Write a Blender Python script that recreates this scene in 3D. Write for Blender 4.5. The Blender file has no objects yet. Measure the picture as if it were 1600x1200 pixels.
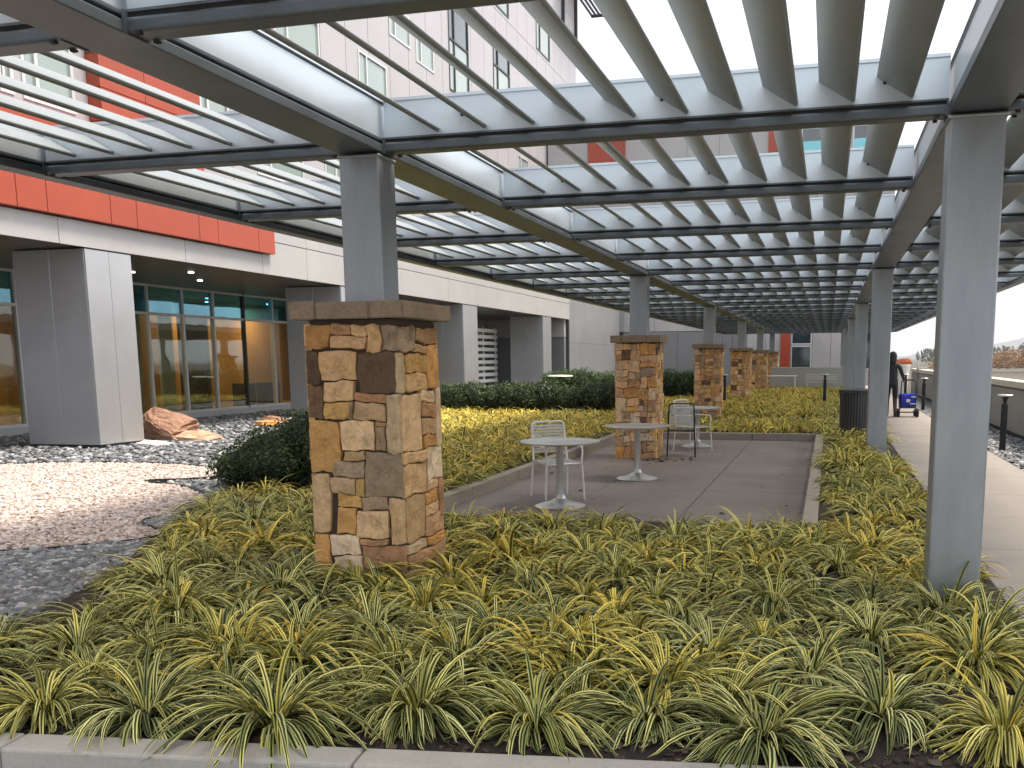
import bpy, bmesh, math, random
import numpy as np
from mathutils import Vector, Matrix
R = math.radians
random.seed(7)
rng = np.random.default_rng(7)
sc = bpy.context.scene
COL = sc.collection

# ------------------------------------------------------------------ camera
CAM_H, FPX, CX, CY, YAW, PIT, ROL = 1.55, 1500.0, 900.0, 795.0, .2554, .1537, .007
def _ray(a, b):
    c, s = math.cos(ROL), math.sin(ROL); xr = a*c + b*s; z2 = -a*s + b*c
    return xr, z2
def cam_axes():
    def world(a, b, d):
        c, s = math.cos(ROL), math.sin(ROL); xr = a*c + b*s; z2 = -a*s + b*c
        c, s = math.cos(PIT), math.sin(PIT); yf = d*c + z2*s; Z = -d*s + z2*c
        c, s = math.cos(YAW), math.sin(YAW)
        return Vector((xr*c - yf*s, xr*s + yf*c, Z))
    return world(1, 0, 0), world(0, 1, 0), world(0, 0, 1)
AR, AU, AF = cam_axes()
CAMPOS = Vector((0, 0, CAM_H))
cd = bpy.data.cameras.new('camera'); cam = bpy.data.objects.new('camera', cd); COL.objects.link(cam)
m = Matrix((AR, AU, -AF)).transposed().to_4x4(); m.translation = CAMPOS
cam.matrix_world = m
cd.sensor_width = 36; cd.lens = FPX*36/1600
cd.shift_x = (800-CX)/1600; cd.shift_y = (CY-600)/1600
cd.clip_start = .05; cd.clip_end = 20000
sc.camera = cam
def proj(p):
    d = Vector(p) - CAMPOS
    z = d.dot(AF)
    if z < .05: return None
    return CX + FPX*d.dot(AR)/z, CY - FPX*d.dot(AU)/z, z

# ------------------------------------------------------------------ light
SUN_EL, SUN_AZ = R(63), R(82)          # azimuth clockwise from +Y
w = bpy.data.worlds.new('World'); sc.world = w; w.use_nodes = True
nt = w.node_tree; nt.nodes.clear()
sky = nt.nodes.new('ShaderNodeTexSky'); sky.sky_type = 'NISHITA'; sky.sun_disc = False
sky.sun_elevation = SUN_EL; sky.sun_rotation = SUN_AZ; sky.dust_density = 4; sky.air_density = 1.4; sky.ozone_density = 1
hs = nt.nodes.new('ShaderNodeHueSaturation'); hs.inputs['Saturation'].default_value = .30
tc = nt.nodes.new('ShaderNodeTexCoord'); nz = nt.nodes.new('ShaderNodeTexNoise')
nz.inputs['Scale'].default_value = 3.4; nz.inputs['Detail'].default_value = 5
cr = nt.nodes.new('ShaderNodeMapRange'); cr.inputs['From Min'].default_value = .3; cr.inputs['From Max'].default_value = .7
cr.inputs['To Min'].default_value = .60; cr.inputs['To Max'].default_value = 1.22
mul = nt.nodes.new('ShaderNodeMix'); mul.data_type = 'RGBA'; mul.blend_type = 'MULTIPLY'; mul.inputs[0].default_value = 1
bg = nt.nodes.new('ShaderNodeBackground'); bg.inputs['Strength'].default_value = .105
wo = nt.nodes.new('ShaderNodeOutputWorld')
L = nt.links.new
L(sky.outputs[0], hs.inputs['Color']); L(tc.outputs['Generated'], nz.inputs['Vector']); L(nz.outputs['Fac'], cr.inputs['Value'])
ov = nt.nodes.new('ShaderNodeMix'); ov.data_type = 'RGBA'; ov.inputs[0].default_value = .62; ov.inputs[7].default_value = (2.9, 2.96, 3.1, 1)
L(hs.outputs[0], ov.inputs[6]); L(ov.outputs[2], mul.inputs[6]); L(cr.outputs[0], mul.inputs[7]); L(mul.outputs[2], bg.inputs['Color']); L(bg.outputs[0], wo.inputs['Surface'])
sd = bpy.data.lights.new('sun', 'SUN'); sd.energy = 1.5; sd.angle = R(18); sd.color = (1, .87, .70)
sun = bpy.data.objects.new('sun', sd); COL.objects.link(sun)
sdir = Vector((math.sin(SUN_AZ)*math.cos(SUN_EL), math.cos(SUN_AZ)*math.cos(SUN_EL), math.sin(SUN_EL)))
sun.rotation_euler = sdir.to_track_quat('Z', 'Y').to_euler()
sc.view_settings.view_transform = 'Standard'; sc.view_settings.look = 'None'
sc.view_settings.gamma = 1; sc.view_settings.exposure = 2.2
sc.cycles.max_bounces = 8; sc.cycles.transparent_max_bounces = 16
sc.cycles.use_denoising = True

# ------------------------------------------------------------------ materials
MATS = {}
def newmat(name):
    M = bpy.data.materials.new(name); M.use_nodes = True
    t = M.node_tree; t.nodes.clear()
    o = t.nodes.new('ShaderNodeOutputMaterial'); p = t.nodes.new('ShaderNodeBsdfPrincipled')
    t.links.new(p.outputs[0], o.inputs[0]); MATS[name] = M
    return M, t, p, o
def nd(t, typ, **kw):
    n = t.nodes.new(typ)
    for k, v in kw.items():
        if k in n.inputs: n.inputs[k].default_value = v
        else: setattr(n, k, v)
    return n
def ramp(t, fac, stops, interp='LINEAR'):
    r = t.nodes.new('ShaderNodeValToRGB'); r.color_ramp.interpolation = interp
    e = r.color_ramp.elements
    while len(e) > 1: e.remove(e[-1])
    e[0].position, e[0].color = stops[0][0], (*stops[0][1], 1)
    for p, c in stops[1:]:
        x = e.new(p); x.color = (*c, 1)
    if fac is not None: t.links.new(fac, r.inputs[0])
    return r.outputs[0]
def mix(t, fac, a, b, mode='MIX'):
    n = t.nodes.new('ShaderNodeMix'); n.data_type = 'RGBA'; n.blend_type = mode
    for s, v in ((n.inputs[0], fac), (n.inputs[6], a), (n.inputs[7], b)):
        if isinstance(v, (int, float)): s.default_value = v
        elif isinstance(v, tuple): s.default_value = (*v, 1) if len(v) == 3 else v
        else: t.links.new(v, s)
    return n.outputs[2]
def noise(t, scale, detail=4, rough=.55, coord='Object', stretch=None):
    c = t.nodes.new('ShaderNodeTexCoord'); n = t.nodes.new('ShaderNodeTexNoise')
    n.inputs['Scale'].default_value = scale; n.inputs['Detail'].default_value = detail; n.inputs['Roughness'].default_value = rough
    v = c.outputs[coord]
    if stretch:
        mp = t.nodes.new('ShaderNodeMapping'); mp.inputs['Scale'].default_value = stretch
        t.links.new(v, mp.inputs[0]); v = mp.outputs[0]
    t.links.new(v, n.inputs['Vector'])
    return n.outputs['Fac']
def voro(t, scale, feat='F1', coord='Object', out='Distance', rand=1):
    c = t.nodes.new('ShaderNodeTexCoord'); n = t.nodes.new('ShaderNodeTexVoronoi'); n.feature = feat
    n.inputs['Scale'].default_value = scale; n.inputs['Randomness'].default_value = rand
    t.links.new(c.outputs[coord], n.inputs['Vector'])
    return n.outputs[out]
def bump(t, p, h, strength=.3, dist=.01):
    b = t.nodes.new('ShaderNodeBump'); b.inputs['Strength'].default_value = strength; b.inputs['Distance'].default_value = dist
    t.links.new(h, b.inputs['Height']); t.links.new(b.outputs[0], p.inputs['Normal'])
def attr(t, name, out='Fac'):
    a = t.nodes.new('ShaderNodeAttribute'); a.attribute_name = name
    return a.outputs[out]
def math_(t, op, a, b=None, clamp=False):
    n = t.nodes.new('ShaderNodeMath'); n.operation = op; n.use_clamp = clamp
    for s, v in zip(n.inputs, (a, b)):
        if v is None: continue
        if isinstance(v, (int, float)): s.default_value = v
        else: t.links.new(v, s)
    return n.outputs[0]

def plain(name, col, rough=.6, metal=0., var=.12, scale=3., bs=.0, bscale=40, spec=.5, coord='Object', stretch=None):
    M, t, p, o = newmat(name)
    n = noise(t, scale, 6, .6, coord, stretch)
    a = tuple(c*(1-var) for c in col); b = tuple(min(1, c*(1+var)) for c in col)
    t.links.new(ramp(t, n, [(.3, a), (.7, b)]), p.inputs['Base Color'])
    p.inputs['Roughness'].default_value = rough; p.inputs['Metallic'].default_value = metal
    p.inputs['Specular IOR Level'].default_value = spec
    if bs: bump(t, p, noise(t, bscale, 4), bs)
    return M

STEEL = plain('painted_steel', (.33, .365, .405), .40, .6, .16, 3.5, .05, 50, stretch=(1, 1, .25))
BEAMSHADE = plain('shaded_beam_steel', (.112, .134, .156), .42, .5, .2, 2.4, .04, 60)  # darker copy of the post steel; shade on beam undersides put into its colour
BLADESHADE = plain('shaded_louvre_aluminium', (.262, .295, .312), .42, .5, .10, 1.8)  # darkened copy of the louvre aluminium, underside shade carried in the colour
ALU = plain('louvre_aluminium', (.50, .56, .61), .38, .6, .07, 1.6)
DARKGAP = plain('dark_gap', (.02, .02, .022), .8)
PANEL = plain('silver_panel', (.46, .465, .49), .36, .7, .09, .6, .05, 1.1)
PANELW = plain('white_panel', (.355, .35, .355), .38, .1, .09, .5, .05, 1.1)
PANELG = plain('grey_panel', (.17,.175,.185), .5, .2, .06, .7)
PANELT = plain('tower_panel', (.38, .37, .40), .45, .15, .05, .4)
RED = plain('red_panel', (.30, .046, .017), .36, 0, .10, .8, .05, 1.1)
JOINT = plain('panel_joint', (.045, .045, .05), .8)
SOFFIT = plain('brown_soffit', (.075, .062, .05), .35, .1, .15, 1)
FRAMEM = plain('window_frame_metal', (.55, .56, .57), .4, .3, .05, 2)
DFRAME = plain('dark_frame_metal', (.04, .043, .045), .45, .2)
INTWALL = plain('amber_wood', (.36, .205, .06), .45, 0, .25, 1.4, stretch=(1, 1, .15))
INTFLOOR = plain('interior_floor', (.30, .22, .13), .3, 0, .12, 2)
INTPALE = plain('interior_pale', (.42, .47, .42), .5, 0, .06, 2)
INTDARK = plain('interior_dark', (.05, .045, .04), .5)
SLATM = plain('dark_grey_slats', (.075, .08, .085), .45, .4, .15, 6)
BLACKM = plain('black_metal', (.018, .019, .021), .42, .3, .2, 8)
RUBBER = plain('black_rubber', (.012, .012, .012), .8)
BLUE = plain('blue_fabric', (.012, .03, .42), .6, 0, .25, 10, .2, 60)
CHROME = plain('brushed_aluminium', (.60, .61, .60), .33, .75, .08, 12)
WHITEP = plain('white_paint', (.75, .75, .73), .4, 0, .05, 4)
SKIN = plain('skin', (.35, .19, .12), .5, 0, .08, 12)
JACKET = plain('dark_jacket', (.022, .023, .030), .85, 0, .25, 14, .2, 50)
TROUSER = plain('dark_trousers', (.012, .013, .017), .85, 0, .2, 14, .2, 50)
HAIR = plain('dark_hair', (.010, .009, .008), .6)
BARK = plain('brown_bark', (.09, .065, .045), .9, 0, .3, 20, .5, 40)
REDROCK = None

def concrete(name, col, stain=.25, joint=False):
    M, t, p, o = newmat(name)
    n1 = noise(t, 1.3, 8, .65); n2 = noise(t, 45, 5, .7); n3 = noise(t, 6, 6, .7)
    c = ramp(t, n1, [(.25, tuple(x*(1-stain) for x in col)), (.55, col), (.8, tuple(min(1, x*1.12) for x in col))])
    c = mix(t, .35, c, ramp(t, n2, [(.3, tuple(x*.7 for x in col)), (.7, tuple(min(1, x*1.2) for x in col))]))
    c = mix(t, math_(t, 'MULTIPLY', ramp(t, n3, [(.6, (0, 0, 0)), (.75, (1, 1, 1))]), .3), c, tuple(x*.6 for x in col))
    t.links.new(c, p.inputs['Base Color']); p.inputs['Roughness'].default_value = .85
    bump(t, p, n2, .25, .004)
    return M
KERBC = concrete('kerb_concrete', (.40, .39, .36), .2)
WALKC = concrete('walk_concrete', (.265, .24, .22), .18)
TANC = concrete('tan_concrete', (.30, .265, .225), .2)
PARAC = concrete('parapet_concrete', (.30, .295, .28), .15)
CAPC = concrete('parapet_cap', (.62, .58, .50), .12)
PALEC = concrete('pale_concrete', (.42, .43, .44), .1)

# patio: exposed aggregate
M, t, p, o = newmat('patio_aggregate')
n1 = noise(t, .9, 7, .6); v = voro(t, 120, out='Color'); n2 = noise(t, 75, 5, .75)
c = ramp(t, n1, [(.3, (.115, .098, .09)), (.6, (.195, .172, .16)), (.8, (.25, .228, .215))])
c = mix(t, .5, c, ramp(t, n2, [(.3, (.03, .024, .022)), (.5, (.16, .14, .13)), (.72, (.48, .44, .41))]))
t.links.new(c, p.inputs['Base Color']); p.inputs['Roughness'].default_value = .75; bump(t, p, n2, .4, .004)
PATIO = M
# mulch soil
M, t, p, o = newmat('mulch_soil')
n1 = noise(t, 25, 6, .7); n2 = noise(t, 3, 4)
c = mix(t, .5, ramp(t, n1, [(.3, (.010, .008, .007)), (.55, (.035, .026, .021)), (.75, (.10, .075, .055))]), ramp(t, n2, [(.35, (.012, .010, .009)), (.7, (.05, .037, .03))]))
t.links.new(c, p.inputs['Base Color']); p.inputs['Roughness'].default_value = .95; bump(t, p, n1, .9, .02)
SOIL = M
def gravelbase(name, stops, scale):
    M, t, p, o = newmat(name)
    vc = voro(t, scale, out='Color'); vd = voro(t, scale)
    sep = nd(t, 'ShaderNodeSeparateColor'); t.links.new(vc, sep.inputs[0])
    c = ramp(t, sep.outputs[0], stops)
    c = mix(t, ramp(t, vd, [(.35, (0, 0, 0)), (.75, (1, 1, 1))]), c, tuple(x*.25 for x in stops[0][1]))
    t.links.new(c, p.inputs['Base Color']); p.inputs['Roughness'].default_value = .8
    bump(t, p, math_(t, 'SUBTRACT', 1., vd), .8, .02)
    return M
DKST = [(0, (.022, .025, .032)), (.4, (.075, .085, .105)), (.75, (.21, .225, .25)), (1, (.48, .49, .50))]
WHST = [(0, (.20, .145, .12)), (.3, (.43, .34, .30)), (.7, (.55, .465, .43)), (1, (.66, .60, .575))]
DGB = gravelbase('slate_gravel_base', DKST, 22); WGB = gravelbase('white_gravel_base', WHST, 34)
def stonemat(name, stops):
    M, t, p, o = newmat(name)
    c = mix(t, .3, ramp(t, attr(t, 'tone'), stops), ramp(t, noise(t, 60, 4), [(.3, stops[0][1]), (.7, stops[-1][1])]))
    t.links.new(c, p.inputs['Base Color']); p.inputs['Roughness'].default_value = .65
    return M
DGS = stonemat('slate_gravel_stone', DKST); WGS = stonemat('white_gravel_stone', WHST)
CHIP = stonemat('bark_chip', [(0, (.012, .009, .008)), (.6, (.045, .03, .022)), (1, (.11, .08, .055))])

# masonry stone, colour from a vertex attribute
M, t, p, o = newmat('split_stone')
ca = attr(t, 'col', 'Color')
n1 = noise(t, 9, 8, .7); n2 = noise(t, 34, 8, .75); n3 = noise(t, 3.2, 5, .6)
c = mix(t, .75, ca, mix(t, 1., ca, ramp(t, n1, [(.25, (.45, .42, .40)), (.5, (1, 1, 1)), (.8, (1.35, 1.3, 1.2))]), 'MULTIPLY'))
c = mix(t, math_(t, 'MULTIPLY', ramp(t, n3, [(.58, (0, 0, 0)), (.72, (1, 1, 1))]), .45), c, (.09, .055, .035))
c = mix(t, .45, c, mix(t, 1., c, ramp(t, n2, [(.3, (.5, .48, .46)), (.7, (1.4, 1.38, 1.35))]), 'MULTIPLY'))
t.links.new(c, p.inputs['Base Color']); p.inputs['Roughness'].default_value = .88; p.inputs['Specular IOR Level'].default_value = .25
bump(t, p, math_(t, 'ADD', n1, math_(t, 'MULTIPLY', n2, .5)), .85, .022)
STONE = M
M, t, p, o = newmat('stone_core'); p.inputs['Base Color'].default_value = (.075, .055, .04, 1); p.inputs['Roughness'].default_value = .95; CORE = M
M, t, p, o = newmat('cap_flagstone')
n1 = noise(t, 7, 8, .7); n2 = noise(t, 40, 6, .7)
c = mix(t, .5, ramp(t, n1, [(.3, (.18, .135, .098)), (.55, (.32, .245, .175)), (.78, (.43, .335, .245))]), ramp(t, n2, [(.3, (.16, .12, .088)), (.7, (.43, .34, .255))]))
t.links.new(c, p.inputs['Base Color']); p.inputs['Roughness'].default_value = .9; bump(t, p, n2, .5, .008); CAPST = M
def rockmat(name, a, b, cc):
    M, t, p, o = newmat(name)
    n1 = noise(t, 5, 9, .7, stretch=(1, 1, 2.5)); n2 = noise(t, 40, 6, .7)
    c = ramp(t, n1, [(.28, a), (.5, b), (.75, cc)])
    t.links.new(c, p.inputs['Base Color']); p.inputs['Roughness'].default_value = .9
    bump(t, p, math_(t, 'ADD', n1, math_(t, 'MULTIPLY', n2, .4)), .8, .03)
    return M
ROCKR = rockmat('red_sandstone', (.13, .06, .042), (.28, .155, .105), (.40, .27, .19))
ROCKT = rockmat('tan_sandstone', (.22, .13, .08), (.40, .27, .18), (.52, .38, .27))
ROCKO = rockmat('orange_sandstone', (.38, .18, .05), (.55, .28, .09), (.62, .38, .17))
ROCKW = rockmat('pale_flagstone', (.40, .36, .31), (.55, .51, .46), (.66, .63, .58))

# leaves
def leafmat(name, stripes):
    M, t, p, o = newmat(name)
    uv = nd(t, 'ShaderNodeUVMap'); uv.uv_map = 'leaf'
    sx = nd(t, 'ShaderNodeSeparateXYZ'); t.links.new(uv.outputs[0], sx.inputs[0])
    lr = attr(t, 'lr'); oi = nd(t, 'ShaderNodeObjectInfo')
    osep = nd(t, 'ShaderNodeSeparateColor'); t.links.new(oi.outputs['Color'], osep.inputs[0])
    edge = math_(t, 'ABSOLUTE', math_(t, 'SUBTRACT', sx.outputs[0], .5))
    # warmth: how yellow this leaf is
    wm = math_(t, 'ADD', math_(t, 'MULTIPLY', lr, .75), math_(t, 'MULTIPLY', osep.outputs[0], .8), True)
    wm = math_(t, 'ADD', wm, math_(t, 'MULTIPLY', math_(t, 'SUBTRACT', oi.outputs['Random'], .5), .25), True)
    centre = ramp(t, wm, [(0, (.012, .030, .006)), (.45, (.035, .055, .009)), (.75, (.20, .17, .025)), (1, (.40, .31, .05))])
    margin = ramp(t, wm, [(0, (.52, .55, .30)), (.45, (.70, .68, .27)), (.8, (.80, .68, .17)), (1, (.78, .58, .11))])
    mk = ramp(t, edge, [(.16, (0, 0, 0)), (.27, (1, 1, 1))])
    c = mix(t, mk, centre, margin)
    tip = ramp(t, sx.outputs[1], [(.86, (0, 0, 0)), (1, (.7, .7, .7))])
    c = mix(t, tip, c, (.36, .27, .12))
    c = mix(t, 1., c, ramp(t, attr(t, 'leaf_tone'), [(0, (.20, .24, .19)), (.4, (.58, .62, .50)), (.7, (1, 1, .95)), (1, (1.3, 1.25, 1.15))]), 'MULTIPLY')
    t.links.new(c, p.inputs['Base Color']); p.inputs['Roughness'].default_value = .5; p.inputs['Specular IOR Level'].default_value = .2
    tr = nd(t, 'ShaderNodeBsdfTranslucent'); t.links.new(c, tr.inputs[0])
    ms = nd(t, 'ShaderNodeMixShader'); ms.inputs[0].default_value = .07
    t.links.new(p.outputs[0], ms.inputs[1]); t.links.new(tr.outputs[0], ms.inputs[2]); t.links.new(ms.outputs[0], o.inputs[0])
    return M
LEAF = leafmat('striped_grass_leaf', True)
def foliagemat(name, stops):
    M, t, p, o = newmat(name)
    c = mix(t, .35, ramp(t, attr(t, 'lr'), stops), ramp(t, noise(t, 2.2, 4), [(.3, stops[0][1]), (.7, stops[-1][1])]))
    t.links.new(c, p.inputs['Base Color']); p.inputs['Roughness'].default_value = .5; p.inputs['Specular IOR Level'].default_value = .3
    tr = nd(t, 'ShaderNodeBsdfTranslucent'); t.links.new(c, tr.inputs[0])
    ms = nd(t, 'ShaderNodeMixShader'); ms.inputs[0].default_value = .2
    t.links.new(p.outputs[0], ms.inputs[1]); t.links.new(tr.outputs[0], ms.inputs[2]); t.links.new(ms.outputs[0], o.inputs[0])
    return M
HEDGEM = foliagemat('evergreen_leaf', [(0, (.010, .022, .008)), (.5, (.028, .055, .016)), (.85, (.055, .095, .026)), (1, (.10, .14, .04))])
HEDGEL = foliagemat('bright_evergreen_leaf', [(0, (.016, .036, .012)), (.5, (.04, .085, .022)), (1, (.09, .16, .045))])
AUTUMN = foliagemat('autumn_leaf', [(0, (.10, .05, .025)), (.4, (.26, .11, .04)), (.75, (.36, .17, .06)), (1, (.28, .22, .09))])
MUM = foliagemat('orange_flower', [(0, (.25, .04, .01)), (.5, (.50, .10, .02)), (1, (.60, .20, .04))])
DRYL = foliagemat('dry_leaf', [(0, (.02, .014, .01)), (.5, (.06, .035, .02)), (1, (.30, .25, .20))])
GREENF = foliagemat('far_tree_leaf', [(0, (.03, .05, .02)), (.5, (.06, .085, .03)), (1, (.12, .12, .05))])
HILLM = plain('wooded_hill', (.035, .038, .032), .95, 0, .35, .004)
GROUNDM = plain('field_ground', (.06, .05, .035), .95, 0, .25, .05)

# glass
def glassmat(name, tcol, gcol, base):
    M, t, p, o = newmat(name); t.nodes.remove(p)
    fr = nd(t, 'ShaderNodeLayerWeight', Blend=.5)
    ff = math_(t, 'ADD', math_(t, 'MULTIPLY', math_(t, 'POWER', fr.outputs['Facing'], 4.), .85), base, True)
    tr = nd(t, 'ShaderNodeBsdfTransparent'); tr.inputs[0].default_value = (*tcol, 1)
    gl = nd(t, 'ShaderNodeBsdfGlossy'); gl.inputs['Roughness'].default_value = .012; gl.inputs[0].default_value = (*gcol, 1)
    wv = noise(t, .7, 2); bb = nd(t, 'ShaderNodeBump'); bb.inputs['Strength'].default_value = .06; bb.inputs['Distance'].default_value = .08
    t.links.new(wv, bb.inputs['Height']); t.links.new(bb.outputs[0], gl.inputs['Normal'])
    ms = nd(t, 'ShaderNodeMixShader'); t.links.new(ff, ms.inputs[0]); t.links.new(tr.outputs[0], ms.inputs[1]); t.links.new(gl.outputs[0], ms.inputs[2]); t.links.new(ms.outputs[0], o.inputs[0])
    return M
GLASS = glassmat('clear_glass', (.80, .77, .64), (.8, .95, 1), .09)
TEALG = glassmat('teal_glass', (.20, .52, .70), (.5, .9, 1), .20)
def tinted(name, col, rough=.05):
    M, t, p, o = newmat(name); p.inputs['Base Color'].default_value = (*col, 1); p.inputs['Roughness'].default_value = rough
    p.inputs['Specular IOR Level'].default_value = .8; p.inputs['Coat Weight'].default_value = .5
    bump(t, p, noise(t, .5, 2), .08, .1)
    return M
TINTG = tinted('grey_green_glass', (.22, .28, .27)); TINTC = tinted('cyan_glass', (.10, .48, .58)); TINTD = tinted('dark_glass', (.02, .035, .04)); TINTB = tinted('blue_glass', (.16, .36, .45))
def emit(name, col, s):
    M, t, p, o = newmat(name); p.inputs['Base Color'].default_value = (*col, 1)
    p.inputs['Emission Color'].default_value = (*col, 1); p.inputs['Emission Strength'].default_value = s
    return M
LAMPM = emit('lamp_lens', (1, .93, .8), 3)

# ------------------------------------------------------------------ mesh helper
class MB:
    def __init__(s): s.v, s.f, s.mi = [], [], []
    def add(s, vs, fs, mi=0):
        b = len(s.v); s.v += [tuple(v) for v in vs]; s.f += [tuple(i+b for i in f) for f in fs]; s.mi += [mi]*len(fs)
    def box(s, x0, x1, y0, y1, z0, z1, mi=0):
        s.add([(x0, y0, z0), (x1, y0, z0), (x1, y1, z0), (x0, y1, z0), (x0, y0, z1), (x1, y0, z1), (x1, y1, z1), (x0, y1, z1)],
              [(0, 3, 2, 1), (4, 5, 6, 7), (0, 1, 5, 4), (1, 2, 6, 5), (2, 3, 7, 6), (3, 0, 4, 7)], mi)
        return s
    def cyl(s, c, r, z0, z1, n=20, mi=0, r2=None):
        r2 = r if r2 is None else r2
        return s.lathe(c, [(r, z0), (r2, z1)], n, mi)
    def lathe(s, c, prof, n=28, mi=0, caps=True):
        vs, fs = [], []
        for r, z in prof:
            for k in range(n):
                a = 2*math.pi*k/n; vs.append((c[0]+r*math.cos(a), c[1]+r*math.sin(a), z))
        for i in range(len(prof)-1):
            for k in range(n):
                k2 = (k+1) % n; fs.append((i*n+k, i*n+k2, (i+1)*n+k2, (i+1)*n+k))
        if caps:
            fs.append(tuple(range(n-1, -1, -1))); fs.append(tuple((len(prof)-1)*n+k for k in range(n)))
        s.add(vs, fs, mi); return s
    def tube(s, pts, r, n=10, mi=0):
        pts = [Vector(p) for p in pts]; vs, fs = [], []
        up = None
        for i, p in enumerate(pts):
            d = ((pts[min(i+1, len(pts)-1)]-p).normalized() + (p-pts[max(i-1, 0)]).normalized()).normalized()
            if up is None: up = d.orthogonal().normalized()
            up = (up - d*up.dot(d)).normalized(); q = d.cross(up)
            for k in range(n):
                a = 2*math.pi*k/n; vs.append(p + r*(math.cos(a)*up + math.sin(a)*q))
        for i in range(len(pts)-1):
            for k in range(n):
                k2 = (k+1) % n; fs.append((i*n+k, i*n+k2, (i+1)*n+k2, (i+1)*n+k))
        fs.append(tuple(range(n-1, -1, -1))); fs.append(tuple((len(pts)-1)*n+k for k in range(n)))
        s.add(vs, fs, mi); return s
    def prism(s, poly, z0, z1, mi=0):
        n = len(poly)
        s.add([(x, y, z0) for x, y in poly] + [(x, y, z1) for x, y in poly],
              [tuple(range(n-1, -1, -1)), tuple(range(n, 2*n))] + [(i, (i+1) % n, n+(i+1) % n, n+i) for i in range(n)], mi)
        return s
    def mesh(s, name, mats, smooth=False):
        me = bpy.data.meshes.new(name); me.from_pydata(s.v, [], s.f)
        for M in (mats if isinstance(mats, (list, tuple)) else [mats]): me.materials.append(M)
        if any(s.mi): me.polygons.foreach_set('material_index', s.mi)
        if smooth:
            me.polygons.foreach_set('use_smooth', [True]*len(s.f))
        me.update(); return me
    def build(s, name, mats, parent=None, smooth=False, bevel=0, seg=2):
        o = bpy.data.objects.new(name, s.mesh(name, mats, smooth)); COL.objects.link(o)
        if parent is not None: o.parent = parent
        if smooth: autosmooth(o.data)
        if bevel:
            b = o.modifiers.new('bevel', 'BEVEL'); b.width = bevel; b.segments = seg; b.limit_method = 'ANGLE'; b.angle_limit = R(35)
        return o
def autosmooth(me, ang=38):
    bm = bmesh.new(); bm.from_mesh(me)
    for e in bm.edges:
        if len(e.link_faces) == 2 and e.calc_face_angle(0) > R(ang): e.smooth = False
    bm.to_mesh(me); bm.free()
def tag(o, label=None, cat=None, group=None, kind=None):
    if label: o['label'] = label
    if cat: o['category'] = cat
    if group: o['group'] = group
    if kind: o['kind'] = kind
    return o
def empty(name, loc=(0, 0, 0), rz=0):
    o = bpy.data.objects.new(name, None); COL.objects.link(o); o.location = loc; o.rotation_euler = (0, 0, rz); o.empty_display_size = .2
    return o
def struct(o): o['kind'] = 'structure'; return o
def kids(o): return [c for c in bpy.data.objects if c.parent == o]
def copy_tree(o, parent=None):
    c = o.copy(); COL.objects.link(c)
    if parent is not None: c.parent = parent
    for ch in kids(o): copy_tree(ch, c)
    return c
def fattr(me, name, vals):
    a = me.attributes.new(name, 'FLOAT', 'POINT'); a.data.foreach_set('value', np.asarray(vals, dtype=np.float32))
def inpoly(x, y, poly):
    c = False; n = len(poly)
    for i in range(n):
        x1, y1 = poly[i]; x2, y2 = poly[(i+1) % n]
        if (y1 > y) != (y2 > y) and x < (x2-x1)*(y-y1)/(y2-y1)+x1: c = not c
    return c

# ------------------------------------------------------------------ GROUND
BED, PAT, WALK, GRV = 0.0, -.13, -.09, -.02

g = MB(); g.add([(-6000, -3000, -.6), (6000, -3000, -.6), (6000, 9000, -.6), (-6000, 9000, -.6)], [(0, 1, 2, 3)])
struct(g.build('ground', GROUNDM))
# gravel court to the left
g = MB(); g.prism([(-30, -1), (-4.3, -1), (-4.75, 2.9), (-4.67, 4.45), (-5.2, 6.03), (-5.85, 7.25), (-6.5, 8.6), (-7.3, 10.6), (-8.6, 14.5), (-11.2, 24.), (-12.2, 62), (-30, 62)][::1], -.5, GRV)
struct(g.build('gravel_court', DGB))
WPOLY = [(-16.5, 8.5), (-13.6, 10.9), (-12.5, 12.2), (-11.2, 12.72), (-9.6, 12.75), (-8.5, 12.2), (-8.0, 11.55), (-8.1, 11.1), (-8.9, 10.75), (-7.9, 10.5), (-6.9, 9.6), (-6.3, 8.85), (-6.2, 8.6), (-6.55, 8.25), (-6.5, 7.9), (-6.05, 7.6), (-5.75, 7.35), (-5.85, 7.0), (-6.4, 6.45), (-7.2, 6.1), (-9, 5.6), (-13, 5.2)]
def smooth_poly(p, it=2):
    for _ in range(it):
        q = []
        for i in range(len(p)):
            a, b = p[i], p[(i+1) % len(p)]
            q += [(a[0]*.75+b[0]*.25, a[1]*.75+b[1]*.25), (a[0]*.25+b[0]*.75, a[1]*.25+b[1]*.75)]
        p = q
    return p
WPOLY = smooth_poly(WPOLY)
g = MB(); g.prism(WPOLY, GRV-.05, GRV+.012)
struct(g.build('white_gravel_drift', WGB))
# thin dark steel edging round the drift
g = MB(); n = len(WPOLY)
for i in range(n):
    a, b = Vector(WPOLY[i]), Vector(WPOLY[(i+1) % n]); d = (b-a).normalized(); q = Vector((-d.y, d.x))*.012
    g.prism([(a+q).to_tuple(), (a-q).to_tuple(), (b-q).to_tuple(), (b+q).to_tuple()], -.2, GRV+.045+.0004*(i % 3))
struct(g.build('steel_edging', DARKGAP))
# planting beds
BEDP = [(-4.75, 2.93), (-1.0, 3.44), (1.15, 3.72), (1.15, 19.9), (-.05, 19.9), (-.05, 9.05), (-4.35, 9.05), (-4.35, 20.4), (1.15, 20.4), (1.15, 56), (-12.2, 56), (-11.2, 24.), (-8.6, 14.5), (-7.3, 10.6), (-6.5, 8.6), (-5.85, 7.25), (-5.2, 6.03), (-4.67, 4.45)]
g = MB(); g.prism(BEDP, -.4, BED)
struct(g.build('planting_bed', SOIL))
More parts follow.
